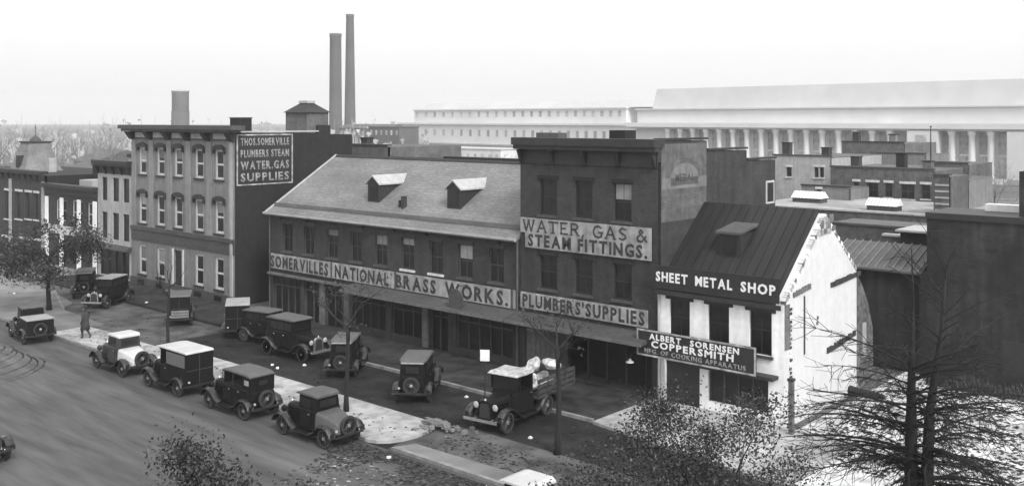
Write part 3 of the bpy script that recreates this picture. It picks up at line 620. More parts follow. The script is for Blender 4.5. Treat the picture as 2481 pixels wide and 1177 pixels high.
# rear lean-to, half fallen
q = MB(); q.prism([(w - .5, 7.33, 0), (w - .5, 9.6, 0), (w - .5, 9.5, 2.6), (w - .5, 8.9, 3.9), (w - .5, 8.3, 4.7), (w - .5, 7.33, 5.7)], (.4, 0, 0)); q.build('lean_to_wall', 'rubble_wall', B)
q = MB(); q.box(w - .1, w - .05, 8.2, 8.6, 1.4, 3.0); q.build('lean_to_panel', 'stucco_light', B)
S = empty('roof_edge_sign', W(U0, FV - .34), ROT, 'black board with white letters SHEET METAL SHOP along the eave of the small shop', 'sign')
b = MB(); b.box(.05, w - .05, -.02, .03, 5.1, 6.1); b.build('sign_board', 'sign_black', S)
for k in range(4): q = MB(); q.tube([(.5 + k * 1.65, .03, 5.9), (.5 + k * 1.65, .95, 5.95)], .02, 5); q.build('stay', 'trim_dark', S)
for tx, a, c in (('SHEET', .12, 1.72), ('METAL', 2.1, 3.85), ('SHOP', 4.25, 5.8)): text(tx, S, (a + c) / 2, -.021, 5.62, c - a, .42, 'letter_white', depth=.02, bold=.03)
S = empty('coppersmith_sign', W(U0 - .6, FV - .75, .1), ROT, 'black framed sign reading ALBERT SORENSEN COPPERSMITH on the white shop front', 'sign')
b = MB(); b.box(0, 5.75, -.03, .03, 2.05, 3.2); b.build('sign_board', 'sign_black', S)
b = MB(); b.box(0, 5.75, -.06, -.031, 3.13, 3.2); b.box(0, 5.75, -.06, -.031, 2.05, 2.12); b.box(0, .07, -.06, -.031, 2.121, 3.129); b.box(5.68, 5.75, -.06, -.031, 2.121, 3.129); b.build('sign_frame', 'letter_pale', S)
text('ALBERT', S, 1.45, -.032, 2.93, 1.6, .26, 'letter_white', bold=.03); text('SORENSEN', S, 3.85, -.032, 2.93, 2.3, .26, 'letter_white', bold=.03)
text('COPPERSMITH', S, 2.75, -.032, 2.61, 4.0, .3, 'letter_white', bold=.03); text('MFG. OF COOKING APPARATUS', S, 2.85, -.032, 2.29, 4.9, .2, 'letter_pale', bold=.02)
for k in (.5, 5.2): q = MB(); q.tube([(k, .03, 2.9), (k, .75, 3.0)], .025, 5); q.build('bracket', 'trim_dark', S)
# small lamp left of the sign
Lp = empty('gooseneck_lamp', W(U0 - .9, FV - .9, 1.75), ROT, 'small white enamel lamp below the left end of the coppersmith sign', 'lamp')
b = MB(); b.lathe([(.05, .16), (.06, .1), (.18, .02), (.19, 0), (.03, .02)], (0, 0, 0), 12); b.build('shade', 'lamp_glass', Lp); b = MB(); b.tube([(0, 0, .15), (0, .1, .35), (0, .7, .4), (0, .88, .2)], .015, 5); b.build('arm', 'trim_dark', Lp)
b = empty('corner_post', W(-17.35, 36.3), ROT, 'grey post standing at the corner of the white gable', 'post')
q = MB(); q.box(-.09, .09, -.09, .09, 0, 2.2); q.build('shaft', 'plaster_grey', b); q = MB(); q.box(-.12, .12, -.12, .12, 2.2, 2.3); q.build('cap', 'trim_dark', b)

# --- right edge: dark party wall, rear wing, chimney
B = bldg('warehouse', -16.4, 'large dark brick warehouse wall beyond the vacant lot at the right edge', v0=48.96)
b = MB(); b.box(0, 26, 0, 3.4, 0, 7.72); b.build('wall', 'brick_black', B)
b = MB(); b.box(-.05, 26, -.08, 3.4, 7.72, 8.02); b.build('cornice', 'sign_black', B)
b = MB(); b.box(3.95, 5.6, .6, 2, 8.02, 10.1); b.build('chimney', 'brick_black', B)
q = MB(); q.box(1.9, 3.7, 2.6, 3.3, 8.02, 8.35); q.build('skylight', 'letter_white', B)
q = MB(); q.box(3.4, 4.6, -.03, -.001, 0, 2.3); q.build('blocked_door', 'sign_black', B)
for k in range(7): q = MB(); q.box(.6 + .9 * (k % 4) + random.uniform(0, .4), .9 + .9 * (k % 4) + random.uniform(.3, .6), -.02, -.001, 1.5 + k * .8, 1.7 + k * .8); q.build('plaster_remnant', 'brick_dark', B)
q = MB(); q.box(-.35, -.005, .0, 3.4, 0, 5.0); q.build('buttress', 'brick_dark', B)
B = bldg('rear_wing', -21.4, 'low dark brick wing with ribbed tin lean-to roof behind the white gable', v0=49.5)
b = MB(); b.box(0, 4.6, 0, 6, 0, 5.05); b.build('wall', 'brick_black', B)
b = MB(); b.prism([(-.3, -.35, 5.0), (-.3, 2.6, 6.0), (-.3, 2.6, 5.9), (-.3, -.35, 4.9)], (4.95, 0, 0)); r = b.build('lean_to_roof', 'tin_mid', B)
for k in range(12): xx = -.25 + k * .43; q = MB(); q.prism([(xx, -.35, 5.01), (xx, 2.6, 6.01), (xx, 2.6, 6.07), (xx, -.35, 5.07)], (.05, 0, 0)); q.build('roof_rib', 'tin_rib', r)
b = MB(); b.box(2.3, 4.5, 3.4, 6, 5.05, 6.55); b.build('rear_store', 'brick_dark', B); b = MB(); b.box(2.1, 4.6, 3.2, 6.2, 6.55, 6.65); b.build('store_roof', 'tin_light', B)

# --- mid-ground buildings behind the shop
def backb(name, pxl, pxr, ytop, v, label, m, dep=8, wins=(), roof='tar', ybase=None, coping=None, group=None, chim=()):
    u0, t0 = onv(pxl, v); u1, t1 = onv(pxr, v); tm = (t0 + t1) / 2; zt = zat(ytop, tm)
    o = empty(name, W(u0, v), ROT, label, 'building', group); ops = []
    for a, c, p, q in wins:
        ua, ta = onv(a, v); uc, tc = onv(c, v); ops.append((ua - u0, uc - u0, zat(q, (ta + tc) / 2), zat(p, (ta + tc) / 2)))
    b = MB(); wall_face(b, 0, u1 - u0, 0, zt, ops); b.build('front_wall', m, o)
    b = MB(); shell(b, 0, u1 - u0, .222, dep, 0, zt - .15); b.build('side_wall', m, o)
    b = MB(); b.box(-.05, u1 - u0 + .05, -.08, .35, zt, zt + .12); b.build('coping', coping or 'trim_mid', o)
    for q in ops: window(o, *q, frame='trim_mid', glass='glass', hood=('flat', 'trim_white') if group is None else None, sill='trim_white', mun=1, fw=.07)
    b = MB(); b.box(0, u1 - u0, .35, dep, zt - .15, zt - .1); b.build('roof', roof, o)
    for f_, h_, m_ in chim: q = MB(); xx = f_ * (u1 - u0); q.box(xx, xx + .7, 1.2, 1.9, zt - .12, zt + h_); c_ = q.build('chimney', m_, o); q = MB(); q.box(xx - .06, xx + .76, 1.14, 1.96, zt + h_, zt + h_ + .1); q.build('chimney_cap', 'trim_dark', c_)
    return o, u0, zt
o, u0, zt = backb('low_warehouse', 1780, 2300, 510, 66, 'low warehouse with pale flat roof and long skylights behind the small shop', 'brick_hazy', 13, roof='tar_light', coping='tin_light',
                  wins=((2095, 2112, 540, 560), (2060, 2078, 540, 560)))
for (a, c, vv) in ((1920, 1988, 72), (2100, 2170, 69)):
    ua = onv(a, vv)[0]; uc = onv(c, vv)[0]; s = empty('roof_skylight', W(ua, vv, zt - .1), ROT, 'long glazed skylight on the pale warehouse roof, %s' % ('nearer the white gable' if a > 2000 else 'nearer the plumbers building'), 'skylight')
    q = MB(); q.box(0, uc - ua, 0, 1.2, 0, .35); q.build('kerb', 'trim_mid', s)
    q = MB(); q.prism([(-.1, -.1, .35), (-.1, .6, .85), (-.1, 1.3, .35)], (uc - ua + .2, 0, 0)); q.build('glazing', 'letter_white', s)
    for k in range(9): xx = (uc - ua) * k / 8; q = MB(); q.prism([(xx, -.12, .36), (xx, .6, .89), (xx, .6, .85), (xx, -.1, .34)], (.05, 0, 0)); q.build('glazing_bar', 'tin_light', s)
backb('stucco_block', 1874, 2012, 378, 84, 'pale rendered building with paired windows behind the stepped brick wall', 'stucco_light', 12, wins=((1973, 1983, 405, 430), (1986, 1996, 405, 430), (1905, 1918, 405, 428)), chim=((.05, 1.1, 'brick_mid'), (.75, .7, 'brick_mid')))
backb('dark_window_block', 2012, 2262, 408, 80.5, 'dark brick block with a row of windows under white lintels', 'brick_hazy', 10, wins=((2068, 2082, 440, 478), (2100, 2128, 442, 478), (2144, 2162, 443, 478), (2182, 2216, 446, 482), (2232, 2254, 447, 482)), chim=((.15, .8, 'brick_mid'), (.6, 1.2, 'brick_dark'), (.85, .6, 'plaster_grey')))
backb('porch_shed', 1942, 2058, 452, 76, 'small shed with flat projecting roof in front of the pale rendered building', 'stucco', 4, wins=((1978, 1990, 458, 484),), coping='trim_dark')
backb('back_house', 2040, 2190, 345, 104, 'grey back house rising above the dark window block', 'plaster_grey', 10, coping='trim_dark', chim=((.1, 1.0, 'brick_mid'), (.7, .8, 'stucco')))
backb('back_house', 2110, 2242, 372, 96, 'paler grey house with low parapet in front of the grey back house', 'stucco', 7, coping='trim_mid')
o, u0, zt = backb('tall_brick_shaft', 2262, 2300, 425, 68, 'slim brick stair shaft with pale stone bands by the bare tree', 'brick_hazy', 4)
for k in range(5): q = MB(); q.box(.1, 1.0, -.05, -.001, 6.4 + k * .42, 6.52 + k * .42); q.build('stone_band', 'stucco_light', o)
backb('brick_penthouse', 2242, 2345, 395, 88, 'dark brick penthouse with flag mast beside the colonnade', 'brick_hazy', 7)
u_, t_ = onv(2257, 87.5)
m_ = empty('flag_mast', W(u_, 87.3, 8.4), ROT, 'thin bare mast on the brick penthouse', 'mast'); q = MB(); q.tube([(0, 0, 0), (0, 0, 3.4)], [.07, .04], 6); q.build('pole', 'trim_dark', m_); q = MB(); q.lathe([(.02, 0), (.1, .08), (.02, .16)], (0, 0, 3.4), 8); q.build('ball', 'trim_dark', m_)
backb('plain_wall_house', 2296, 2345, 432, 74, 'plain pale rendered wall right of the brick shaft', 'stucco', 6)
backb('yard_building', 1990, 2246, 548, 59, 'dark low yard building with broad tin roof behind the white gable', 'brick_hazy', 5, coping='tin_mid', roof='tin_mid')
backb('tin_roofed_store', 2140, 2246, 575, 55, 'grey tin-roofed store against the big dark warehouse', 'tin_mid', 3, coping='tin_light', roof='tin_light')
backb('rear_annex', 808, 940, 352, 50, 'grey flat-topped rear annex behind the long slate roof', 'plaster_grey', 8, coping='trim_mid', chim=((.3, .5, 'brick_mid'),))
backb('rear_annex', 990, 1262, 384, 56, 'low dark rear range whose parapet shows along the ridge of the slate roof', 'brick_dark', 5, coping='trim_dark')
backb('white_back_house', 945, 1010, 372, 120, 'small white house far behind the slate roof', 'stucco_light', 7, wins=((950, 958, 380, 392), (970, 978, 380, 392)))

# ------------------------------------------------------------------ the far white government buildings
EX, EY = .686, -.7276; FR = math.atan2(EY, EX)
def far_t(px, P):                       # distance along the building front seen in column px
    r = (px - CX) / FPX; return (P[0] - r * P[1]) / (r * EY - EX)
P = (34.1, 253.6)
B = empty('colonnaded_building', (P[0], P[1], 0), FR, 'huge white government building with long colonnade and tall attic in the haze', 'building')
xe = far_t(2481, P) + 45
q = MB(); q.box(-4, xe, 1.6, 40, 0, 10.2); q.build('wall', 'stone_far', B)
q = MB(); q.box(-4.5, xe, -.6, 40, 10.2, 10.6); q.box(-4.9, xe, -1.4, 40, 10.601, 11.7); q.build('entablature', 'stone_far', B)
q = MB(); q.box(-3, xe, 1, 40, 11.7, 15.0); q.box(-3.4, xe, .5, 40, 15.0, 15.35); q.build('attic', 'stone_far', B)
q = MB(); q.prism([(0, 3.5, 15.35), (0, 5.5, 20.5), (0, 34, 20.5), (0, 38, 15.35)], (xe, 0, 0)); q.build('roof', 'roof_far', B)
q = MB(); q.box(-4.9, xe, -1.2, 1.6, 0, 1.0); q.build('stylobate', 'stone_far', B)
cols = [1827, 1861, 1897, 1935, 1975, 2014, 2052, 2094, 2136, 2185]
t0, t9 = far_t(1827, P), far_t(2178, P); pit = (t9 - t0) / 9
cp = MB(); cp.lathe([(.85, 0), (.85, .3), (.7, .5), (.6, 8.2), (.8, 8.6), (.85, 9.19)], (0, 0, 1.0), 12)
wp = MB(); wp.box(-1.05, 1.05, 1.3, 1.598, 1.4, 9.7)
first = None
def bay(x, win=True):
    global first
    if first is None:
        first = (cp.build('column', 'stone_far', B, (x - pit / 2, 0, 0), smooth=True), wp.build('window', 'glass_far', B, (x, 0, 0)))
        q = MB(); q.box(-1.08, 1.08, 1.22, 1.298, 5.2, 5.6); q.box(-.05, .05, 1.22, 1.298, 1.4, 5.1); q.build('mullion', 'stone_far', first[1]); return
    copy_tree(first[0], B, (x - pit / 2, 0, 0))
    if win: copy_tree(first[1], B, (x, 0, 0))
k = -5
for i in range(-6, 10): bay(t0 + i * pit)
pv = t0 + 9.5 * pit
q = MB(); q.box(pv + .3, pv + 6.6, -1.2, 1.598, 0, 10.198); q.build('pavilion', 'stone_far', B)
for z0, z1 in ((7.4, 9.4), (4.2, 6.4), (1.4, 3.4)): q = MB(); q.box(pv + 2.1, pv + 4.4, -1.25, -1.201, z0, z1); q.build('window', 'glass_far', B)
xs = [far_t(p, P) for p in (2282, 2328, 2377, 2424)]
for x in xs: bay(x + .2)
q = MB(); q.box(xs[-1] + 1.6, xe, -1.2, 1.598, 0, 10.198); q.build('end_pavilion', 'stone_far', B)
PL = (at(1560, 330) , 330.)
B = empty('white_office_building', (PL[0], PL[1], 0), FR, 'long white office building with two rows of small windows, farther off and paler', 'building')
xl = far_t(968, PL); xu0, xu1 = far_t(995, PL), far_t(1508, PL)
sc_ = 1.0
q = MB(); q.box(xl, 8, 0, 30, 0, 10.4); q.box(xl - .6, 8, -.7, 30, 10.4, 11.2); q.build('wall', 'stone_far', B)
q = MB(); q.box(xu0, xu1, 2, 28, 11.2, 16.3); q.box(xu0 - .5, xu1 + .5, 1.5, 28, 16.3, 16.8); q.build('upper_storey', 'stone_far', B)
q = MB(); q.prism([(xu0 + 3, 3, 16.8), (xu0 + 3, 8, 19.5), (xu0 + 3, 22, 19.5), (xu0 + 3, 27, 16.8)], (-xu0 + 4, 0, 0)); q.build('roof', 'roof_far', B)
w1 = None
for i in range(24):
    px = 1002 + i * 21.3; x = far_t(px, PL)
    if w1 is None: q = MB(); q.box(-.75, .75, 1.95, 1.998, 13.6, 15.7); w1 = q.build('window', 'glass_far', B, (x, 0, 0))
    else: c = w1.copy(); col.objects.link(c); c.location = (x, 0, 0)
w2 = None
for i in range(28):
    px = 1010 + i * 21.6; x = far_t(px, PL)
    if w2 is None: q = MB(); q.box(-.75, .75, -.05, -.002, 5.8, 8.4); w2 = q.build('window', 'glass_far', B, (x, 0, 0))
    else: c = w2.copy(); col.objects.link(c); c.location = (x, 0, 0)
q = MB(); q.box(xl - 1, 8, -.8, -.001, 2.4, 3.0); q.build('base_course', 'roof_far', B)

# ------------------------------------------------------------------ smokestacks and tower
Y = 400.
b = empty('smokestack', (at(813, Y), Y, 0), 0, 'shorter thick smokestack in the haze, left of the pair', 'smokestack', None)
q = MB(); q.lathe([(2.7, 0), (2.6, 12), (2.35, 46.0), (2.5, 46.3), (2.5, 47.5), (2.2, 47.5), (2.1, 46)], n=20); q.build('shaft', 'stack_brick', b, smooth=True)
b = empty('smokestack', (at(848, Y * 1.05), Y * 1.05, 0), 0, 'taller slender smokestack in the haze, right of the pair', 'smokestack')
q = MB(); q.lathe([(2.8, 0), (2.4, 12), (1.65, 56), (1.8, 56.3), (1.8, 57.5), (1.5, 57.5), (1.45, 56)], n=20); q.build('shaft', 'stack_brick', b, smooth=True)
Y = 340.
b = empty('water_tower', (at(437, Y), Y, 0), 0, 'pale round tank tower with darker base above the bracketed cornice', 'water tower')
q = MB(); q.lathe([(3.0, 0), (3.0, 15.5)], n=20); q.build('base', 'stack_brick', b, smooth=True)
q = MB(); q.lathe([(2.85, 15.5), (2.85, 22.0), (3.0, 22.05), (3.0, 22.6), (.1, 22.9)], n=20); q.build('tank', 'tank', b, smooth=True)

# ------------------------------------------------------------------ motor vehicles
def sec(x, hw, z0, z1, r=.08, n=3, tw=None):
    tw = hw if tw is None else tw; pts = [(x, hw, z0), (x, (hw + tw) / 2, (z0 + z1) / 2)]
    for k in range(n + 1): a = math.pi / 2 * k / n; pts.append((x, tw - r + r * math.cos(a), z1 - r + r * math.sin(a)))
    for k in range(n + 1): a = math.pi / 2 + math.pi / 2 * k / n; pts.append((x, -tw + r + r * math.cos(a), z1 - r + r * math.sin(a)))
    pts.append((x, -(hw + tw) / 2, (z0 + z1) / 2)); pts.append((x, -hw, z0)); return pts
def strip(path, y0, y1, th=.03, crown=.06):
    b = MB(); secs = []
    for i, (x, z) in enumerate(path):
        a = path[max(i - 1, 0)]; c = path[min(i + 1, len(path) - 1)]; d = Vector((c[0] - a[0], c[1] - a[1])).normalized(); n = Vector((-d.y, d.x))
        if n.y < 0 and abs(n.y) > .5: n = -n
        q = []
        for t in (0, .25, .5, .75, 1): h = crown * (1 - (2 * t - 1) ** 2); q.append((x + n.x * h, y0 + (y1 - y0) * t, z + n.y * h))
        for t in (1, .75, .5, .25, 0): h = crown * (1 - (2 * t - 1) ** 2) - th; q.append((x + n.x * h, y0 + (y1 - y0) * t, z + n.y * h))
        secs.append(q)
    b.loft(secs); return b
WHEEL = {}
def wheel(parent, x, y, r, wd=.13, name='wheel', lay=None):
    key = (round(r, 2), wd)
    if key not in WHEEL:
        q = MB(); q.lathe([(r * .74, -wd / 2), (r * .95, -wd / 2), (r, -wd / 4), (r, wd / 4), (r * .95, wd / 2), (r * .74, wd / 2), (r * .74, -wd / 2)], n=22, axis='y')
        t = q.build(name, 'tyre', parent, (x, y, r), smooth=False)
        q = MB(); q.lathe([(r * .75, -.03), (r * .75, .03), (r * .66, .03), (r * .66, -.03), (r * .75, -.03)], n=22, axis='y')
        for k in range(12):
            a = math.pi * 2 * k / 12; q.tube([(0, 0, 0), (r * .7 * math.cos(a), 0, r * .7 * math.sin(a))], .02, 4)
        q.build('rim', 'rim', t)
        q = MB(); q.lathe([(.01, -.07), (.07, -.06), (.09, 0), (.07, .06), (.01, .07)], n=10, axis='y'); q.build('hub', 'chrome', t)
        WHEEL[key] = t; return t
    c = copy_tree(WHEEL[key], parent, (x, y, r)); return c
def car(kind, u, v, hd, label, body='car_black', roof='canvas', deck=None, fend='car_fender', sc2=1.0, name=None, hood_m=None, group='motor cars parked on the streets', cat='car', z=.004, spare=True):
    names = {'sedan': 'sedan_car', 'coupe': 'coupe_car', 'touring': 'touring_car', 'van': 'delivery_van', 'pickup': 'pickup_truck', 'truck': 'stake_truck', 'roadster': 'roadster_car'}
    R0 = empty(name or names[kind], W(u, v, z), ROT + math.radians(hd), label, cat, group); R0.scale = (sc2,) * 3
    wb0, wb1, r = 1.32, -1.32, .38
    hood_m = hood_m or body
    # chassis
    q = MB(); q.box(-1.5, .8, -.68, .68, .30, .349); q.build('shade_pan', 'trim_dark', R0)  # added dark pan, blocks light between the wheels to deepen underbody shade
    q = MB(); q.box(-1.75, 1.65, -.36, .36, .36, .5); q.build('chassis', 'trim_dark', R0)
    q = MB(); q.tube([(wb0, -.66, r), (wb0, .66, r)], .035, 6); q.build('axle', 'trim_dark', R0); q = MB(); q.tube([(wb1, -.66, r), (wb1, .66, r)], .045, 6); q.build('axle', 'trim_dark', R0)
    for x in (wb0, wb1):
        for s in (1, -1): wheel(R0, x, s * .71, r)
    # hood and radiator
    q = MB(); q.loft([sec(1.62, .27, .5, 1.08, .12, 4, .24), sec(1.2, .33, .5, 1.12, .14, 4, .29), sec(.62, .46, .5, 1.2, .16, 4, .42)]); hd_ = q.build('hood', hood_m, R0, smooth=False)
    for s in (1, -1):
        q = MB()
        for k in range(6): q.box(.75 + k * .11, .79 + k * .11, s * .40 - .02 - .02 * k * .3, s * .40 + .02, .65, .95)
        q.build('louvre_panel', hood_m, hd_)
    q = MB(); q.loft([sec(1.63, .29, .46, 1.12, .14, 4, .26), sec(1.70, .28, .46, 1.11, .14, 4, .25)]); rd = q.build('radiator', 'chrome' if kind != 'truck' else body, R0)
    q = MB(); q.loft([sec(1.702, .23, .52, 1.04, .12, 4, .2), sec(1.712, .23, .52, 1.04, .12, 4, .2)]); q.build('grille', 'trim_dark', rd)
    q = MB(); q.lathe([(.035, 0), (.05, .04), (.01, .1)], (1.66, 0, 1.11), 8); q.build('radiator_cap', 'chrome', rd)
    for s in (1, -1):
        q = MB(); q.lathe([(.02, -.13), (.1, -.07), (.125, .02), (.13, .05)], (1.60, s * .42, .93), 12, 'x'); h = q.build('headlight', body, R0)
        q = MB(); q.lathe([(.12, .051), (.08, .075), (.01, .08)], (1.60, s * .42, .93), 12, 'x'); q.build('lens', 'lamp_glass', h)
    q = MB(); q.tube([(1.58, -.5, .8), (1.58, .5, .8)], .02, 5); q.build('lamp_bar', 'trim_dark', R0)
    q = MB(); q.loft([sec(1.98, .72, .46, .56, .03), sec(2.02, .72, .46, .56, .03)]); q.box(1.7, 1.98, -.4, -.34, .48, .52); q.box(1.7, 1.98, .34, .4, .48, .52); q.build('bumper', 'chrome', R0)
    # fenders and running boards
    ff = [(wb0 + .52, .50), (wb0 + .46, .66), (wb0 + .3, .80), (wb0 + .08, .86), (wb0 - .15, .84), (wb0 - .38, .72), (wb0 - .62, .52), (wb0 - .86, .40)]
    rf = [(wb1 + .86, .40), (wb1 + .56, .50), (wb1 + .38, .68), (wb1 + .18, .80), (wb1 - .08, .84), (wb1 - .3, .78), (wb1 - .46, .62), (wb1 - .53, .45)]
    for s in (1, -1):
        strip(ff, s * .56, s * .88).build('front_fender', fend, R0, smooth=False); strip(rf, s * .56, s * .88).build('rear_fender', fend, R0)
        q = MB(); q.box(wb1 + .80, wb0 - .80, min(s * .58, s * .86), max(s * .58, s * .86), .35, .385); q.build('running_board', fend, R0)
    def panes(x0, x1, zc0, zc1, hw, n, gap=.07, tw=None):
        L_ = (x1 - x0) / n
        for s in (1, -1):
            for k in range(n): q = MB(); y = s * hw; q.box(x0 + L_ * k + gap / 2, x0 + L_ * (k + 1) - gap / 2, min(y, y + s * .012), max(y, y + s * .012), zc0, zc1); q.build('side_window', 'glass', R0)
    if kind in ('sedan', 'touring'):
        q = MB(); q.loft([sec(.62, .48, .48, 1.2, .06, 3, .46), sec(.3, .60, .48, 1.24, .05, 3, .6), sec(-.6, .66, .48, 1.24, .05, 3, .66), sec(-1.35, .64, .48, 1.22, .07, 3, .62), sec(-1.72, .56, .55, 1.12, .12, 3, .52)]); q.build('body', body, R0, smooth=False)
    def doors(spans, hw):
        for x0, x1 in spans:
            for s in (1, -1):
                q = MB(); y = s * hw; q.box(x0, x1, min(y, y + s * .02), max(y, y + s * .02), .56, 1.2); dr = q.build('door', body, R0, bevel=.012)
                q = MB(); y2 = s * (hw + .02); q.box(x0 + .06, x0 + .17, min(y2, y2 + s * .03), max(y2, y2 + s * .03), 1.08, 1.11); q.build('handle', 'chrome', dr)
    if kind in ('sedan', 'touring'): doors(((-.25, .28), (-.95, -.35)), .645)
    if kind in ('coupe', 'roadster', 'pickup', 'truck'): doors(((-.42, .25),), .635)
    if kind == 'van': doors(((-.25, .3),), .645)
    if kind == 'sedan':
        q = MB(); q.loft([sec(.42, .60, 1.2, 1.80, .08, 3, .56), sec(-1.3, .62, 1.2, 1.82, .08, 3, .58), sec(-1.62, .55, 1.12, 1.74, .12, 3, .5)]); q.build('cabin', body, R0)
        panes(-1.25, .38, 1.32, 1.66, .595, 3)
        q = MB(); q.box(.425, .44, -.5, .5, 1.3, 1.68); q.build('windscreen', 'glass', R0); q = MB(); q.box(-1.66, -1.62, -.28, .28, 1.32, 1.6); q.build('rear_window', 'glass', R0)
        q = MB(); q.loft([sec(.56, .58, 1.80, 1.85, .02), sec(.4, .60, 1.80, 1.89, .04), sec(-1.35, .60, 1.80, 1.90, .05), sec(-1.62, .52, 1.74, 1.82, .04)]); rf_ = q.build('roof', roof, R0)
        q = MB(); q.box(-1.66, -1.63, -.5, .5, 1.735, 1.80); q.build('roof_rim', 'canvas_light', rf_); q = MB(); q.box(-1.4, .5, -.625, -.605, 1.80, 1.84); q.build('drip_rail', 'canvas', rf_); q = MB(); q.box(-1.4, .5, .605, .625, 1.80, 1.84); q.build('drip_rail', 'canvas', rf_)
    if kind == 'touring':
        q = MB(); q.box(-1.5, .3, -.5, .5, 1.0, 1.26); q.build('seat', 'dark_inside', R0)
        q = MB(); q.loft([sec(.5, .60, 1.78, 1.82, .02), sec(.3, .62, 1.80, 1.88, .04), sec(-.5, .62, 1.80, 1.90, .05), sec(-1.35, .62, 1.78, 1.88, .05), sec(-1.62, .60, 1.72, 1.80, .04)]); q.build('folding_top', roof, R0)
        q = MB(); q.loft([sec(-1.0, .61, 1.2, 1.79, .02), sec(-1.62, .58, 1.12, 1.75, .02)]); q.build('side_curtain', body, R0)
        q = MB(); q.box(-1.66, -1.6, -.2, .2, 1.4, 1.58); q.build('rear_window', 'glass', R0)
        q = MB(); [q.box(x, x + .03, s * .6 - .015, s * .6 + .015, 1.2, 1.8) for x in (.42, -.35) for s in (1, -1)]; q.box(.42, .45, -.58, .58, 1.74, 1.79); q.build('top_bow', 'trim_dark', R0)
        q = MB(); q.box(.425, .435, -.55, .55, 1.22, 1.73); q.build('windscreen', 'glass', R0)
        for s in (1, -1): q = MB(); y = s * .606; q.box(-1.5, -1.2, min(y, y + s * .02), max(y, y + s * .02), 1.42, 1.62); q.build('curtain_window', 'canvas_light', R0)
    if kind in ('coupe', 'roadster'):
        q = MB(); q.loft([sec(.62, .48, .48, 1.2, .06, 3, .46), sec(.3, .62, .48, 1.24, .05, 3, .6), sec(-.62, .64, .48, 1.24, .05, 3, .62)]); q.build('body', body, R0)
        q = MB(); q.loft([sec(-.622, .62, .48, 1.2, .1, 3, .58), sec(-1.1, .58, .48, 1.14, .14, 3, .52), sec(-1.6, .5, .5, .98, .16, 3, .42), sec(-1.82, .42, .56, .8, .1, 3, .34)]); q.build('rear_deck', deck or body, R0)
        q = MB(); q.loft([sec(.42, .58, 1.24, 1.76, .06, 3, .55), sec(-.45, .60, 1.24, 1.78, .06, 3, .56), sec(-.62, .58, 1.22, 1.74, .1, 3, .52)]); q.build('cabin', body, R0)
        panes(-.4, .38, 1.32, 1.64, .575, 1 if kind == 'roadster' else 2); q = MB(); q.box(-.655, -.622, -.4, .4, 1.34, 1.6); q.build('rear_window', 'glass', R0)
        q = MB(); q.box(.425, .44, -.5, .5, 1.3, 1.66); q.build('windscreen', 'glass', R0)
        q = MB(); q.loft([sec(.6, .58, 1.75, 1.80, .02), sec(.4, .60, 1.76, 1.85, .05), sec(-.5, .60, 1.76, 1.86, .05), sec(-.68, .54, 1.72, 1.80, .04)]); q.build('roof', roof, R0)
    if kind == 'van':
        q = MB(); q.loft([sec(.62, .48, .48, 1.2, .06, 3, .46), sec(.3, .62, .48, 1.24, .05, 3, .62), sec(-.3, .66, .48, 1.24, .05, 3, .66)]); q.build('body', body, R0)
        q = MB(); q.loft([sec(-.3, .70, .55, 1.98, .04), sec(-1.95, .70, .55, 1.98, .04)]); q.build('cargo_box', body, R0)
        for s in (1, -1): q = MB(); y = s * .702; q.box(-1.88, -.3, min(y, y + s * .012), max(y, y + s * .012), 1.35, 1.9); q.build('side_panel', 'car_panel', R0)
        q = MB(); q.box(.35, .41, -.6, -.54, 1.2, 1.92); q.box(.35, .41, .54, .6, 1.2, 1.92); q.box(-.3, .4, -.66, .66, 1.9, 1.985); q.build('cab_frame', body, R0)
        q = MB(); q.box(.37, .38, -.53, .53, 1.22, 1.88); q.build('windscreen', 'glass', R0)
        q = MB(); q.loft([sec(.7, .66, 1.96, 2.0, .02), sec(.3, .70, 1.985, 2.06, .03), sec(-1.9, .72, 1.985, 2.06, .03), sec(-2.0, .70, 1.97, 2.02, .02)]); q.build('roof', roof, R0)
        q = MB(); q.box(-1.97, -1.952, -.01, .01, .6, 1.9); q.box(-1.97, -1.952, -.66, .66, 1.2, 1.22); q.build('rear_door_seam', 'trim_mid', R0)
    if kind == 'pickup':
        q = MB(); q.loft([sec(.62, .48, .48, 1.2, .06, 3, .46), sec(.3, .62, .48, 1.24, .05, 3, .6), sec(-.45, .64, .48, 1.24, .05, 3, .62)]); q.build('body', body, R0)
        q = MB(); q.loft([sec(.42, .60, 1.24, 1.80, .06, 3, .56), sec(-.45, .60, 1.22, 1.80, .08, 3, .56)]); q.build('cabin', body, R0); panes(-.35, .38, 1.32, 1.66, .585, 1)
        q = MB(); q.box(.425, .44, -.5, .5, 1.3, 1.66); q.build('windscreen', 'glass', R0)
        q = MB(); q.loft([sec(.58, .58, 1.80, 1.84, .02), sec(.4, .60, 1.80, 1.88, .04), sec(-.5, .60, 1.80, 1.88, .04)]); q.build('roof', 'canvas', R0)
        q = MB(); q.loft([sec(-.5, .70, .6, 1.36, .03), sec(-1.95, .70, .6, 1.36, .03)]); q.build('cargo_box', body, R0)
        q = MB(); q.loft([sec(-.48, .72, 1.362, 1.42, .02), sec(-1.98, .72, 1.362, 1.42, .02)]); q.build('box_cover', roof, R0)
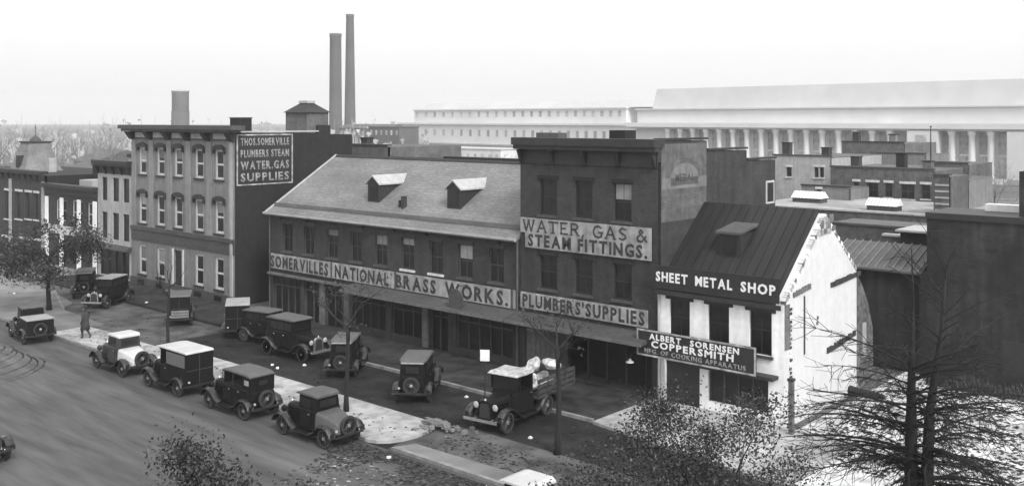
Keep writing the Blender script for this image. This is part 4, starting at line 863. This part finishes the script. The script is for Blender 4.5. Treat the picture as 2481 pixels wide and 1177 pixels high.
    if kind == 'truck':
        q = MB(); q.loft([sec(.62, .48, .48, 1.2, .06, 3, .46), sec(.3, .66, .48, 1.24, .05, 3, .64), sec(-.45, .68, .48, 1.24, .05, 3, .66)]); q.build('body', body, R0)
        q = MB(); [q.box(x, x + .05, s * .62 - .03, s * .62 + .03, 1.24, 1.8) for x in (.36, -.45) for s in (1, -1)]; q.box(-.45, -.42, -.6, .6, 1.24, 1.8); q.box(-.45, .4, -.6, .6, 1.76, 1.8); q.build('cab_frame', body, R0)
        q = MB(); q.box(.37, .38, -.58, .58, 1.24, 1.78); q.build('windscreen', 'glass', R0)
        q = MB(); q.loft([sec(.62, .66, 1.80, 1.83, .02), sec(.4, .68, 1.81, 1.87, .03), sec(0, .69, 1.79, 1.85, .03), sec(-.5, .68, 1.81, 1.88, .03)]); q.build('roof', roof, R0)
        q = MB(); q.box(-3.2, -.55, -.82, .82, .78, .86); q.build('cargo_bed', 'timber', R0)
        q = MB(); q.box(-2.9, -1.75, -.3, .3, .38, .5); q.build('chassis', 'trim_dark', R0)
        for s in (1, -1):
            for k in range(3): q = MB(); q.box(-3.2, -.55, s * .80 - .015, s * .80 + .015, .95 + .2 * k, 1.09 + .2 * k); q.build('side_plank', 'timber', R0)
            for k in range(5): xx = -.6 - .62 * k; q = MB(); q.box(xx - .04, xx, s * .83 - .02, s * .83 + .015, .78, 1.5); q.build('stake', 'timber', R0)
        q = MB(); q.box(-3.22, -3.18, -.82, .82, .86, 1.4); q.build('tailgate', 'timber', R0)
    # tail: spare wheel
    if kind not in ('van', 'truck') and spare:
        s_ = copy_tree(WHEEL[(round(r, 2), .13)], R0, (-1.9, 0, .84)); s_.name = 'spare_wheel'; s_.rotation_euler.z = math.pi / 2
    q = MB(); q.lathe([(.02, -.03), (.05, -.03), (.05, .02), (.02, .03)], (-1.86 if kind != 'van' else -2.0, .55, .72), 8, 'x'); q.build('tail_lamp', 'lamp_glass', R0)
    q = MB(); q.box(-1.99, -1.96, -.68, .68, .48, .55); q.box(-1.96, -1.7, -.4, -.35, .49, .53); q.box(-1.96, -1.7, .35, .4, .49, .53); q.build('rear_bumper', 'rim', R0)
    return R0
VK = 23.92
car('pickup', -57.7, 23.8, 172, 'dark light-topped pickup truck with box cover, leftmost of the kerbside row', roof='canvas_light', cat='truck')
car('coupe', -47.1, VK, 180, 'two-tone coupe with bright rear deck and pale roof parked at the kerb', body='car_grey', roof='car_light', deck='car_light')
car('van', -41.95, VK, 180, 'black delivery van with pale roof and grey side panel parked at the kerb', roof='car_light', cat='van')
car('touring', -36.7, VK, 180, 'black open touring car with sagging grey top between the van and the roadster', roof='canvas')
car('roadster', -31.35, VK, 180, 'dark roadster with grey rear deck and spare wheel, last of the kerbside row', deck='deck_grey', roof='deck_grey')
car('coupe', -19.0, 22.2, 180, 'white-topped coupe half hidden by the leafy tree at the bottom edge', roof='car_light')
car('coupe', -39.2, 14.0, 180, 'pale coupe cut off by the left edge on the near side of the avenue', roof='car_light', deck='car_light', body='car_light')
car('sedan', -69.2, 32.4, 150, 'dark sedan seen from behind outside the narrow house', roof='canvas', body='car_black')
car('sedan', -64.3, 31.6, -57, 'dark sedan with pale roof facing the camera in front of the bracketed building', roof='canvas_light')
t_ = car('van', -55.6, 32.0, 146, 'dark delivery truck seen from behind with pale tailgate boards', roof='car_panel', cat='truck', sc2=.92)
for k in range(3): q = MB(); q.box(-2.02, -1.975, -.6, .5, .62 + .17 * k, .76 + .17 * k); q.build('tailgate_board', 'stucco', t_)
car('van', -50.3, 32.6, 146, 'dark van with pale roof, leftmost of the three by the alley', roof='canvas_light', cat='van', sc2=.96)
car('sedan', -46.9, 32.4, 12, 'black sedan with grey roof edge, between the pale-roofed van and the long sedan', roof='canvas', sc2=.95)
car('sedan', -43.0, 31.4, 3, 'long black sedan seen from the side with bright running board before the works', roof='canvas', sc2=1.08)
car('sedan', -38.6, 31.3, 130, 'black sedan seen from behind nosed in to the kerb behind the street tree', roof='canvas', sc2=.96)
car('sedan', -32.9, 30.8, 127, 'black sedan seen from behind with pale rear roof edge, left of the loaded truck', roof='canvas')
TR = car('truck', -27.0, 30.55, -83, 'black stake truck with pale cab roof and bright bumper facing the camera', roof='sack', sc2=1.12, cat='truck')
# load of pale bundles on the truck bed
random.seed(3)
for k in range(9):
    lx = -0.95 - .38 * (k % 5) - random.uniform(0, .15); ly = random.uniform(-.45, .45); lz = 1.0 + .36 * (k // 5) + (.3 if k > 6 else 0) + random.uniform(0, .1)
    p = TR.matrix_basis @ Vector((lx, ly, lz)); o = MB(); secs = []
    for i in range(6):
        t = i / 5; rr = .08 + .24 * math.sin(math.pi * min(max(t, .08), .92)); secs.append([(-.42 + .84 * t, rr * random.uniform(.8, 1.2) * math.cos(a), rr * .75 * random.uniform(.8, 1.2) * math.sin(a)) for a in [2 * math.pi * j / 8 for j in range(8)]])
    o.loft(secs); oo = o.build('cloth_bundle', 'sack', None, p, random.uniform(0, 6)); oo.rotation_euler.y = random.uniform(-.5, .5)
    tag(oo, 'pale crumpled bundle on the stake truck bed, ' + ['first behind the cab on the lower layer', 'second behind the cab on the lower layer', 'middle one of the lower layer', 'fourth from the cab on the lower layer', 'lowest at the tail end', 'first behind the cab on the upper layer', 'second from the cab on the upper layer', 'topmost of the heap', 'top one nearest the tailgate'][k], 'bundle', 'cloth bundles on the truck')
# rear spare: plank highlight leaning along the truck side
# ------------------------------------------------------------------ street furniture
def placard(u, v, zc, w_, h_, label, name='parking_sign', ph=None):
    o = empty(name, W(u, v, .0), ROT, label, 'sign')
    q = MB(); q.tube([(0, 0, 0), (0, 0, zc)], .03, 6); q.build('post', 'trim_dark', o)
    q = MB(); q.box(-w_ / 2, w_ / 2, -.05, -.03, zc - h_ / 2, zc + h_ / 2); s = q.build('plate', 'letter_white', o)
    q = MB(); q.lathe([(.22, 0), (.2, .06), (.05, .1)], (0, 0, .0), 10); q.build('base', 'trim_mid', o); o.rotation_euler.z = ROT + math.radians(35); return o
u, t = onv(1175, 31.9); placard(u, 31.9, zat(860, t), .42, .5, 'small white placard on a post behind the stake truck')
u, t = onv(433, 27.6); placard(u, 27.6, zat(838, t), .32, .5, 'small white placard on a post behind the delivery van')
u, t = onv(680, 32.9); placard(u, 32.9, zat(766, t), .3, .26, 'small white placard above the long black sedan')
u, v = gd(2257, 1142); o = empty('white_box', W(u, v, .05), ROT, 'white wooden box standing on the bright vacant lot', 'box')
q = MB(); q.box(-.17, .17, -.17, .17, 0, .5); q.build('case', 'trim_white', o); q = MB(); q.box(-.2, .2, -.2, .2, .5, .56); q.build('lid', 'letter_white', o)
# felled stump and log on the lot
u, v = gd(2075, 960); o = empty('fallen_log', W(u, v, .05), ROT + .25, 'dark uprooted stump with its log lying on the vacant lot', 'log')
q = MB(); q.tube([(-.75, 0, .12), (-.35, .02, .2), (.1, 0, .18), (.75, -.05, .14), (1.2, -.1, .12)], [.3, .24, .18, .15, .09], 9); q.build('log', 'bark', o)
q = MB(); q.tube([(-.5, 0, .1), (-.72, .05, .6), (-.8, .1, 1.0)], [.26, .2, .08], 8); [q.tube([(-.7, 0, .5), (-.9 + .2 * k, .2 * k - .3, 1.1 - .1 * k)], [.08, .02], 5) for k in range(4)]; q.build('root_plate', 'bark', o)
q = MB(); q.tube([(-.3, .3, 1.0), (.3, -.1, .02)], .03, 5); q.build('pale_stick', 'stucco_light', o)
# rubble heap by the entrance
random.seed(5)
u, v = gd(1060, 1040); q = MB()
for k in range(90):
    a = random.uniform(0, 6.28); d = abs(random.gauss(0, .55)); x, y = d * math.cos(a) * 1.3, d * math.sin(a) * .7; s = random.uniform(.03, .12); z = max(0, .25 - d * .3)
    q.loft([[(x + s * random.uniform(.7, 1.2) * cc, y + s * random.uniform(.7, 1.2) * ss, z + zz) for cc, ss in ((-1, -1), (1, -1), (1, 1), (-1, 1))] for zz in (0, s * 1.3)])
tag(q.build('rubble', 'stucco', None, W(u, v, .02), ROT), 'low heap of pale stone rubble at the end of the island', 'rubble', None, 'stuff')
# litter scraps
for sk, (px, py) in enumerate(((660, 885), (672, 893), (738, 886), (1285, 1062), (1130, 963), (942, 1110), (355, 738), (35, 716))):
    u, v = gd(px, py); q = MB(); s = .075
    q.loft([[(-s, -s, 0), (s, -s * .7, 0), (s * .8, s, 0), (-s, s * .6, 0)], [(-s * .8, -s, .04), (s * .9, -s * .8, .09), (s, s, .05), (-s * .9, s * .7, .08)]])
    hz = .135 if (24.8 < v < 28 and -58 < u < -28.5) or (v > 32.7) or (v > 24.8 and u < -58.2) else .012
    tag(q.build('paper_scrap', 'letter_white', None, W(u, v, hz), random.uniform(0, 6)), 'white paper scrap lying ' + ['before the long black sedan, nearer its rear wheel', 'next to another scrap before the long black sedan', 'between the long sedan and the nosed-in sedan', 'in front of the stake truck bumper', 'between the pale-edged sedan and the stake truck', 'on the avenue just past the roadster', 'near the bracketed building behind the coupe', 'on the pale pavement at the left edge'][sk], 'litter', 'paper scraps on the street')
# thin dark curved marks on the avenue
q = MB(); random.seed(11)
for k in range(8):
    pts = []; x0, y0 = -58 + k * .8 + random.uniform(-.3, .3), 22.4 - random.uniform(0, .5); R2 = random.uniform(4, 7)
    for i in range(15):
        t = i / 14; pts.append((x0 + 5.0 * math.sin(t * 1.3) * (.5 + .05 * k) + random.uniform(-.06, .06), y0 - R2 * (1 - math.cos(t * 1.25))))
    for i in range(14):
        a, c = pts[i], pts[i + 1]; d = Vector((c[0] - a[0], c[1] - a[1])).normalized() * random.uniform(.015, .06) * (1.2 - i / 14); z = .006 + .0012 * k; q.face((a[0] - d.y, a[1] + d.x, z), (a[0] + d.y, a[1] - d.x, z), (c[0] + d.y, c[1] - d.x, z), (c[0] - d.y, c[1] + d.x, z))
tag(q.build('curved_marks', 'road_dark', None, W(0, 0), ROT), None, None, None, 'structure')
# fallen leaves: drifts along the gutter, on the island and scattered over the avenue
random.seed(17)
def litter(name, n, fn, m, label, size=.07):
    q = MB()
    for k in range(n):
        u, v, z = fn(); a = random.uniform(0, 6.28); s = size * random.uniform(.5, 1.5); c, d = math.cos(a) * s, math.sin(a) * s; l = random.uniform(.01, .05)
        q.face((u - c, v - d, z + .004), (u + d * .6, v - c * .6, z + l), (u + c, v + d, z + .006), (u - d * .6, v + c * .6, z + l * .5))
    tag(q.build(name, m, None, W(0, 0), ROT), label, 'fallen leaves', None, 'stuff')
def gut(): u = random.uniform(-30, -14); return u, 24.55 - abs(random.gauss(0, .25 + .9 * random.random() * (1 + math.sin(u * 1.7)))), .004
litter('fallen_leaves', 5200, gut, 'leaf_dark', 'dark fallen leaves drifted along the gutter past the roadster', .09)
def gut2(): u = random.uniform(-29, -14); return u, 23.2 - abs(random.gauss(0, 1.3)), .004
litter('fallen_leaves', 700, gut2, 'leaf_pale', 'pale fallen leaves scattered on the avenue near the gutter', .08)
def isl_(): u = random.uniform(-56, -28.6); return u, random.uniform(25.2, 27.0), .134
litter('fallen_leaves', 200, isl_, 'leaf_dark', 'dark fallen leaves scattered on the traffic island', .06)
def sv(): u = random.uniform(-60, -24); return u, random.uniform(28.2, 32.5), .01
litter('fallen_leaves', 800, sv, 'leaf_dark', 'fallen leaves scattered on the service road', .06)
def ent(): return random.uniform(-27.5, -17), random.uniform(25, 28), .13 if random.random() < .0 else .012
litter('fallen_leaves', 900, ent, 'leaf_dark', 'fallen leaves on the earth entrance beside the island', .07)
def wd(): u = random.uniform(-16, 6); return u, random.uniform(47.4, 48.9) , .055
q = MB()
for k in range(9000):
    u, v, z = wd(); h = random.uniform(.15, .7) * (.4 + .6 * abs(math.sin(u * 1.3 + v))); a = random.uniform(0, 6.28); s_ = .05; q.face((u - s_ * math.cos(a), v - s_ * math.sin(a), .05), (u + s_ * math.cos(a), v + s_ * math.sin(a), .05), (u + random.uniform(-.2, .2), v + random.uniform(-.2, .2), h))
tag(q.build('dry_weeds', 'weeds', None, W(0, 0), ROT), 'dark dry weeds along the foot of the warehouse wall', 'weeds', None, 'stuff')
def lotf(): return random.uniform(-17, 6), random.uniform(34, 48), .055
litter('fallen_leaves', 6000, lotf, 'leaf_dark', 'dark leaves and twigs strewn over the vacant lot', .11)

# pedestrian crossing to the island
def person(u, v, hd, label):
    o = empty('person', W(u, v, .135), ROT + math.radians(hd), label, 'person')
    J = {'pel': (0, 0, .95), 'ch': (.02, 0, 1.35), 'nk': (.03, 0, 1.5), 'hd': (.05, 0, 1.62), 'ht': (.05, 0, 1.74), 'hl': (0, .1, .9), 'kl': (.16, .1, .5), 'al': (.1, .1, .09), 'tl': (.25, .1, .04),
         'hr': (0, -.1, .9), 'kr': (-.02, -.1, .5), 'ar': (-.28, -.1, .14), 'tr': (-.16, -.1, .03), 'sl': (.02, .2, 1.43), 'el': (-.08, .27, 1.15), 'wl': (.05, .28, .92), 'sr': (.02, -.2, 1.43), 'er': (.02, -.27, 1.15), 'wr': (.2, -.26, .95), 'fl': (.08, .28, .84), 'fr': (.25, -.26, .88)}
    Rr = {'pel': .17, 'ch': .17, 'nk': .065, 'hd': .1, 'ht': .07, 'hl': .1, 'kl': .075, 'al': .05, 'tl': .04, 'hr': .1, 'kr': .075, 'ar': .05, 'tr': .04, 'sl': .08, 'el': .055, 'wl': .04, 'sr': .08, 'er': .055, 'wr': .04, 'fl': .04, 'fr': .04}
    E_ = [('pel', 'ch'), ('ch', 'nk'), ('nk', 'hd'), ('hd', 'ht'), ('pel', 'hl'), ('hl', 'kl'), ('kl', 'al'), ('al', 'tl'), ('pel', 'hr'), ('hr', 'kr'), ('kr', 'ar'), ('ar', 'tr'), ('ch', 'sl'), ('sl', 'el'), ('el', 'wl'), ('wl', 'fl'), ('ch', 'sr'), ('sr', 'er'), ('er', 'wr'), ('wr', 'fr')]
    ks = list(J); me = bpy.data.meshes.new('body'); me.from_pydata([J[k] for k in ks], [(ks.index(a), ks.index(b)) for a, b in E_], []); me.materials.append(M['coat_cloth'])
    bo = bpy.data.objects.new('body', me); col.objects.link(bo); bo.parent = o
    bo.modifiers.new('skin', 'SKIN'); 
    for i, k in enumerate(ks): me.skin_vertices[0].data[i].radius = (Rr[k], Rr[k])
    me.skin_vertices[0].data[0].use_root = True
    s = bo.modifiers.new('sub', 'SUBSURF'); s.levels = 1; s.render_levels = 2
    q = MB(); q.loft([[(.02 + rx * math.cos(a), ry * math.sin(a), z) for a in [2 * math.pi * k / 14 for k in range(14)]] for z, rx, ry in ((.5, .26, .27), (.8, .21, .23), (1.05, .17, .2), (1.3, .18, .24), (1.45, .12, .2), (1.5, .07, .09))]); q.build('overcoat', 'coat_cloth', o, smooth=True)
    q = MB(); q.lathe([(.16, 0), (.17, .015), (.11, .02), (.105, .11), (.06, .13), (.01, .13)], (.05, 0, 1.73), 14); q.build('hat', 'trim_dark', o)
    q = MB(); q.lathe([(.01, -.11), (.06, -.09), (.085, -.02), (.085, .04), (.05, .09), (.01, .1)], (.075, 0, 1.64), 12); q.build('face', 'skin', o, smooth=True)
    return o
u, v = gd(190, 828); person(u, v + .4, 200, 'pedestrian in long dark overcoat and hat walking across the corner pavement')

# ------------------------------------------------------------------ trees
def grow(b, p, d, L_, r, depth, rng, tips, sides=5, spread=.55, up=.0, seg=3, kids=(2, 3), shrink=.68):
    path = [p.copy()]; rad = [r]; q = p.copy(); dd = d.normalized()
    for i in range(seg):
        dd = (dd + Vector((rng.uniform(-.18, .18), rng.uniform(-.18, .18), rng.uniform(-.12, .12) + up))).normalized(); q = q + dd * (L_ / seg); path.append(q.copy()); rad.append(r * (1 - .45 * (i + 1) / seg))
    b.tube(path, rad, max(3, sides), False)
    if depth <= 0: tips.append((path[-1], dd)); tips.append((path[len(path) // 2], dd)); return
    n = rng.randint(*kids)
    for k in range(n):
        t = rng.uniform(.35, 1.0) if k else 1.0; i = min(seg, max(1, int(round(t * seg)))); base = path[i]
        nd = (dd + Vector((rng.gauss(0, spread), rng.gauss(0, spread), rng.gauss(0, spread * .7)))).normalized()
        grow(b, base, nd, L_ * shrink * rng.uniform(.8, 1.15), rad[i] * .72, depth - 1, rng, tips, sides - 1, spread, up, seg, kids, shrink)
def leaves(tips, n, size, sp, rng, sq=.5, clumpy=True):
    q = MB()
    for k in range(n):
        p, d = rng.choice(tips); c = p + Vector((rng.gauss(0, sp), rng.gauss(0, sp), rng.gauss(0, sp * .6))); s = size * rng.uniform(.6, 1.3)
        n1 = Vector((rng.gauss(0, 1), rng.gauss(0, 1), rng.gauss(0, .8))).normalized(); n2 = n1.cross(Vector((rng.gauss(0, 1), rng.gauss(0, 1), rng.gauss(0, 1)))).normalized()
        bend = n1.cross(n2) * s * .2
        q.face(c - n1 * s, c - n2 * s * sq + bend, c + n1 * s, c + n2 * s * sq + bend)
    return q
def tree(name, pos, trunk_h, r, label, seed, depth=4, L0=1.6, nl=0, lsize=.1, lsp=.3, limb=4, spread=.5, up=.08, bark='bark', leaf='leaf', group=None, lean=(0, 0), cat='tree', sides=7, kids=(2, 3), shrink=.7, seg=3):
    rng = random.Random(seed); o = empty(name, pos, 0, label, cat, group)
    b = MB(); pts = [Vector((lean[0] * t * trunk_h + .04 * math.sin(5 * t + seed), lean[1] * t * trunk_h, trunk_h * t)) for t in [k / 6 for k in range(7)]]
    b.tube(pts, [r * (1.25 if k == 0 else 1 - .35 * k / 6) for k in range(7)], 8); b.build('trunk', bark, o, smooth=True)
    c = MB(); tips = []
    for k in range(limb):
        a = 2 * math.pi * (k + rng.uniform(-.2, .2)) / limb; base = pts[-1] if k < limb * .6 else pts[5]
        grow(c, base, Vector((math.cos(a) * .8, math.sin(a) * .8, rng.uniform(.4, 1.0))), L0 * rng.uniform(.8, 1.2), r * .5, depth - 1, rng, tips, sides - 2, spread, up, seg, kids, shrink)
    c.build('limbs', bark, o)
    if nl: leaves(tips, nl, lsize, lsp, rng).build('crown', leaf, o)
    return o
P0 = W(*gd(118, 755))
tree('street_tree', P0 + Vector((0, 0, .1)), 3.4, .17, 'leafy street tree with straight trunk on the corner pavement at the left', 21, 4, 1.75, 8500, .10, .45, 7, .6, -.12, leaf='leaf_mid')
P0 = W(*gd(408, 848)); tree('street_tree', P0 + Vector((0, 0, .1)), 3.3, .10, 'thin bare street tree on the island behind the delivery van', 22, 4, .9, 0, limb=3, spread=.35, up=.2)
P0 = W(*gd(841, 1003)); tree('street_tree', P0 + Vector((0, 0, .1)), 3.6, .11, 'young street tree on the island above the roadster', 23, 5, 1.0, 260, .07, .25, 4, .5, .05, leaf='leaf_mid')
P0 = W(*gd(1352, 1100)); tree('street_tree', P0, 3.9, .12, 'dark street tree right of the stake truck with sparse leaves', 24, 5, 1.0, 260, .06, .25, 4, .55, .03, leaf='leaf_mid')
# near leafy trees whose tops enter the picture from below
def near_tree(px, Yd, ztop, rr, seed, label, n, ls, squash=.6, zb=None, name='leafy_tree'):
    rng = random.Random(seed); X = at(px, Yd); o = empty(name, (X, Yd, .1), 0, label, 'tree')
    h = ztop - rr * squash * 1.2
    b = MB(); b.tube([(0, 0, 0), (.05, .05, h * .4), (0, 0, h)], [.2, .16, .11], 8); b.build('trunk', 'bark', o, smooth=True)
    c = MB(); tips = []
    for k in range(9):
        a = 2 * math.pi * k / 9; grow(c, Vector((0, 0, h * rng.uniform(.8, 1.0))), Vector((math.cos(a), math.sin(a), rng.uniform(.1, .9))), rr * .5, .06, 5, rng, tips, 5, .5, .04, 3, (2, 3), .66)
    c.build('limbs', 'bark', o)
    leaves(tips, n, ls, .19, rng, .6).build('crown', 'leaf', o)
    return o
near_tree(1700, 15.5, 7.45, 2.35, 31, 'dense leafy tree top at the bottom edge below the coppersmith shop', 24000, .028)
near_tree(1470, 14.3, 6.95, 1.25, 35, 'low leafy tree top at the bottom edge left of the dense one', 9000, .028)
near_tree(500, 14.2, 7.0, 1.75, 32, 'dark leafy tree top at the bottom left over the avenue', 15000, .032, .35)
near_tree(700, 13.2, 6.85, 1.0, 33, 'small leafy tree top at the bottom edge right of the dark one', 6000, .03, .4)
# big bare tree at the right with drooping lower branches
def pin_oak(px, Yd, ztop, seed, label):
    rng = random.Random(seed); X = at(px, Yd); o = empty('bare_tree', (X, Yd, .1), 0, label, 'tree')
    b = MB(); A_ = [Vector((-.02, 0, 0)), Vector((0, 0, 3)), Vector((-.03, 0, 5)), Vector((-.03, .05, 6.6)), Vector((0, .1, 8.0)), Vector((.03, .1, 9.2)), Vector((0, .1, ztop))]
    b.tube(A_, [.19, .16, .13, .11, .06, .025, .008], 9)
    C_ = [Vector((.02, -.05, 1.5)), Vector((.17, -.1, 4)), Vector((.19, -.1, 6.0)), Vector((.24, -.1, 7.2)), Vector((.42, -.15, 8.6)), Vector((.5, -.2, 9.9))]
    b.tube(C_, [.14, .125, .11, .085, .04, .008], 9); b.build('trunk', 'bark', o, smooth=True)
    c = MB()
    for k in range(125):
        T = A_ if k % 2 else C_; hi = k % 6 == 0; zt_ = rng.uniform(8.3, 9.7) if hi else rng.triangular(4.6, 8.5, 6.6)
        i = max(j for j in range(len(T) - 1) if T[j].z <= zt_); p = T[i].lerp(T[i + 1], min(1, (zt_ - T[i].z) / (T[i + 1].z - T[i].z))); zr = (p.z - 4) / (ztop - 4)
        a = rng.uniform(0, 2 * math.pi); Ln = (2.8 - 1.5 * max(0, zr)) * rng.uniform(.55, 1.1) * (.8 if hi else 1); el = .25 + .9 * max(0, zr) ** 3
        d = Vector((math.cos(a) * math.cos(el), math.sin(a) * math.cos(el), math.sin(el))); q = p.copy(); path = [q.copy()]; n = 7
        for s in range(n):
            d = (d + Vector((rng.uniform(-.12, .12), rng.uniform(-.12, .12), -.13 * (1 - zr) + rng.uniform(-.06, .06)))).normalized(); q = q + d * Ln / n; path.append(q.copy())
        r0 = .026 * (1.2 - .7 * zr) * Ln / 2; c.tube(path, [r0 * (1 - .85 * j / n) + .003 for j in range(n + 1)], 4, False)
        for s in range(4 if hi else 22):
            j = rng.randint(1, n); bp = path[j]; dd = (d + Vector((rng.gauss(0, .5), rng.gauss(0, .5), rng.gauss(-.1, .35)))).normalized(); l2 = rng.uniform(.25, .8) * (Ln / 2)
            m1 = bp + dd * l2 * .5; m2 = m1 + (dd + Vector((rng.gauss(0, .3), rng.gauss(0, .3), rng.gauss(-.15, .25)))).normalized() * l2 * .5; c.tube([bp, m1, m2], [.007, .0055, .0035], 3, False)
            c.tube([m1, m1 + Vector((rng.gauss(0, .16), rng.gauss(0, .16), rng.gauss(-.03, .12)))], [.0045, .0035], 3, False)
    c.build('branches', 'bark', o); return o
pin_oak(2214, 17.5, 10.1, 41, 'large bare double-trunked tree with drooping branches in the right foreground')
# trees in the distance
def dtree(px, Yd, h, seed, label, r=.25, depth=5, L0=None, group='bare trees along the horizon'):
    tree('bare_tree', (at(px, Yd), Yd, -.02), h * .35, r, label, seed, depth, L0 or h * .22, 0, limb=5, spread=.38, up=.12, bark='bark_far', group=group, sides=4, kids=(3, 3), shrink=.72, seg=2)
for i, (px, Yd, h) in enumerate(((15, 120, 15), (70, 150, 13), (135, 170, 13), (175, 140, 11.5), (215, 160, 13), (262, 112, 14.5), (300, 150, 12.5), (-20, 150, 14), (110, 210, 14), (240, 200, 14))):
    dtree(px, Yd, h, 50 + i, 'bare winter tree ' + ['left of the mansard tower, nearest', 'just behind the mansard tower finial', 'right of the mansard tower, fainter', 'above the low shop roof', 'between the low shop chimney and narrow house', 'tall and dark, over the narrow house cornice', 'touching the bracketed cornice', 'cut by the left edge', 'pale and far, between tower and low shop', 'pale and far, left of the tall dark tree'][i])
for i, (px, Yd, h) in enumerate(((1205, 150, 9.2), (1180, 165, 8.5), (1235, 140, 9), (1150, 185, 7.5))): dtree(px, Yd, h, 70 + i, 'bare tree behind the long slate roof, ' + ['second from the dark cornice', 'third from the dark cornice', 'nearest the dark cornice', 'farthest from the dark cornice and faintest'][i], group='bare trees behind the slate roof')
dtree(2375, 84, 10.6, 81, 'bare tree before the colonnade, behind the big dark warehouse', .28, 6, 2.4, group=None)
dtree(1897, 80, 8.4, 82, 'small forked bare tree against the pale rendered building', .16, 4, 1.4, group=None)
# far-off wood and low roofs along the horizon, one mass
rng = random.Random(9); q = MB()
for k in range(2600):
    X = rng.uniform(-330, -30); Yd = rng.uniform(260, 420); h = rng.uniform(6, 14.5) * (.82 + .1 * math.sin(X * .21) + .12 * math.sin(X * .087 + 1)); z = h * rng.uniform(.2, 1); s = rng.uniform(.5, 1.5)
    a = rng.uniform(0, math.pi); e = Vector((math.cos(a), math.sin(a), 0)) * s; f = Vector((rng.uniform(-.3, .3), rng.uniform(-.3, .3), 1)) * s * 1.1; c = Vector((X, Yd, z)); q.face(c - e, c + f * .3 - e * .2, c + e * .8, c - f)
    if k % 3 == 0: q.tube([(X, Yd, 0), (X + rng.uniform(-1, 1), Yd, h)], [.25, .03], 3, False)
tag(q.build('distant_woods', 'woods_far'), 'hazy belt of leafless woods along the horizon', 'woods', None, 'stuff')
for i, (px, Yd, w_, h, m) in enumerate(((60, 120, 9, 6.2, 'stucco'), (160, 105, 8, 6.5, 'stucco_light'), (205, 125, 6, 7.2, 'stucco_light'), (215, 95, 7, 6.0, 'brick_mid'), (880, 330, 26, 9.6, 'stucco'), (930, 300, 14, 10.2, 'stack_brick'), (1060, 230, 40, 5.8, 'stone_far'))):
    o = empty('distant_house', (at(px, Yd), Yd, 0), ROT, ['grey flat roofed house beyond the mansard tower', 'pale house behind the low shop roof', 'pale gabled house between the tower and narrow house', 'dark low house behind the low shop', 'long grey shed in the haze right of the smokestacks', 'hazy brick block at the foot of the white office building', 'long white low building before the white office building'][i], 'house')
    q = MB(); q.box(-w_ / 2, w_ / 2, 0, 8, 0, h); q.build('wall', m, o); q = MB()
    if i in (1, 2, 4): q.prism([(-w_ / 2 - .3, -.4, h), (-w_ / 2 - .3, 4, h + 1.4), (-w_ / 2 - .3, 8.4, h)], (w_ + .6, 0, 0))
    else: q.box(-w_ / 2 - .2, w_ / 2 + .2, -.2, 8.2, h, h + .2)
    q.build('roof', 'tin_mid' if i != 6 else 'roof_far', o)
    nwd = int(w_ / 2.2)
    for k in range(nwd): q = MB(); xx = -w_ / 2 + (k + .5) * w_ / nwd; q.box(xx - .4, xx + .4, -.04, -.002, h - 2.4, h - 1.0); q.build('window', 'glass_far', o)

# ------------------------------------------------------------------ haze
hz = bpy.data.materials.new('haze'); hz.use_nodes = True; hn = hz.node_tree; hn.nodes.remove(hn.nodes['Principled BSDF'])
pv_ = hn.nodes.new('ShaderNodeVolumePrincipled'); pv_.inputs['Density'].default_value = .00038; pv_.inputs['Color'].default_value = (1, 1, 1, 1); pv_.inputs['Anisotropy'].default_value = .2
hn.links.new(pv_.outputs[0], hn.nodes['Material Output'].inputs['Volume'])
q = MB(); q.box(-2700, 2700, -2500, 2900, -1.2, 75); tag(q.build('haze', hz), 'thin pale haze over the whole city', 'haze', None, 'stuff')
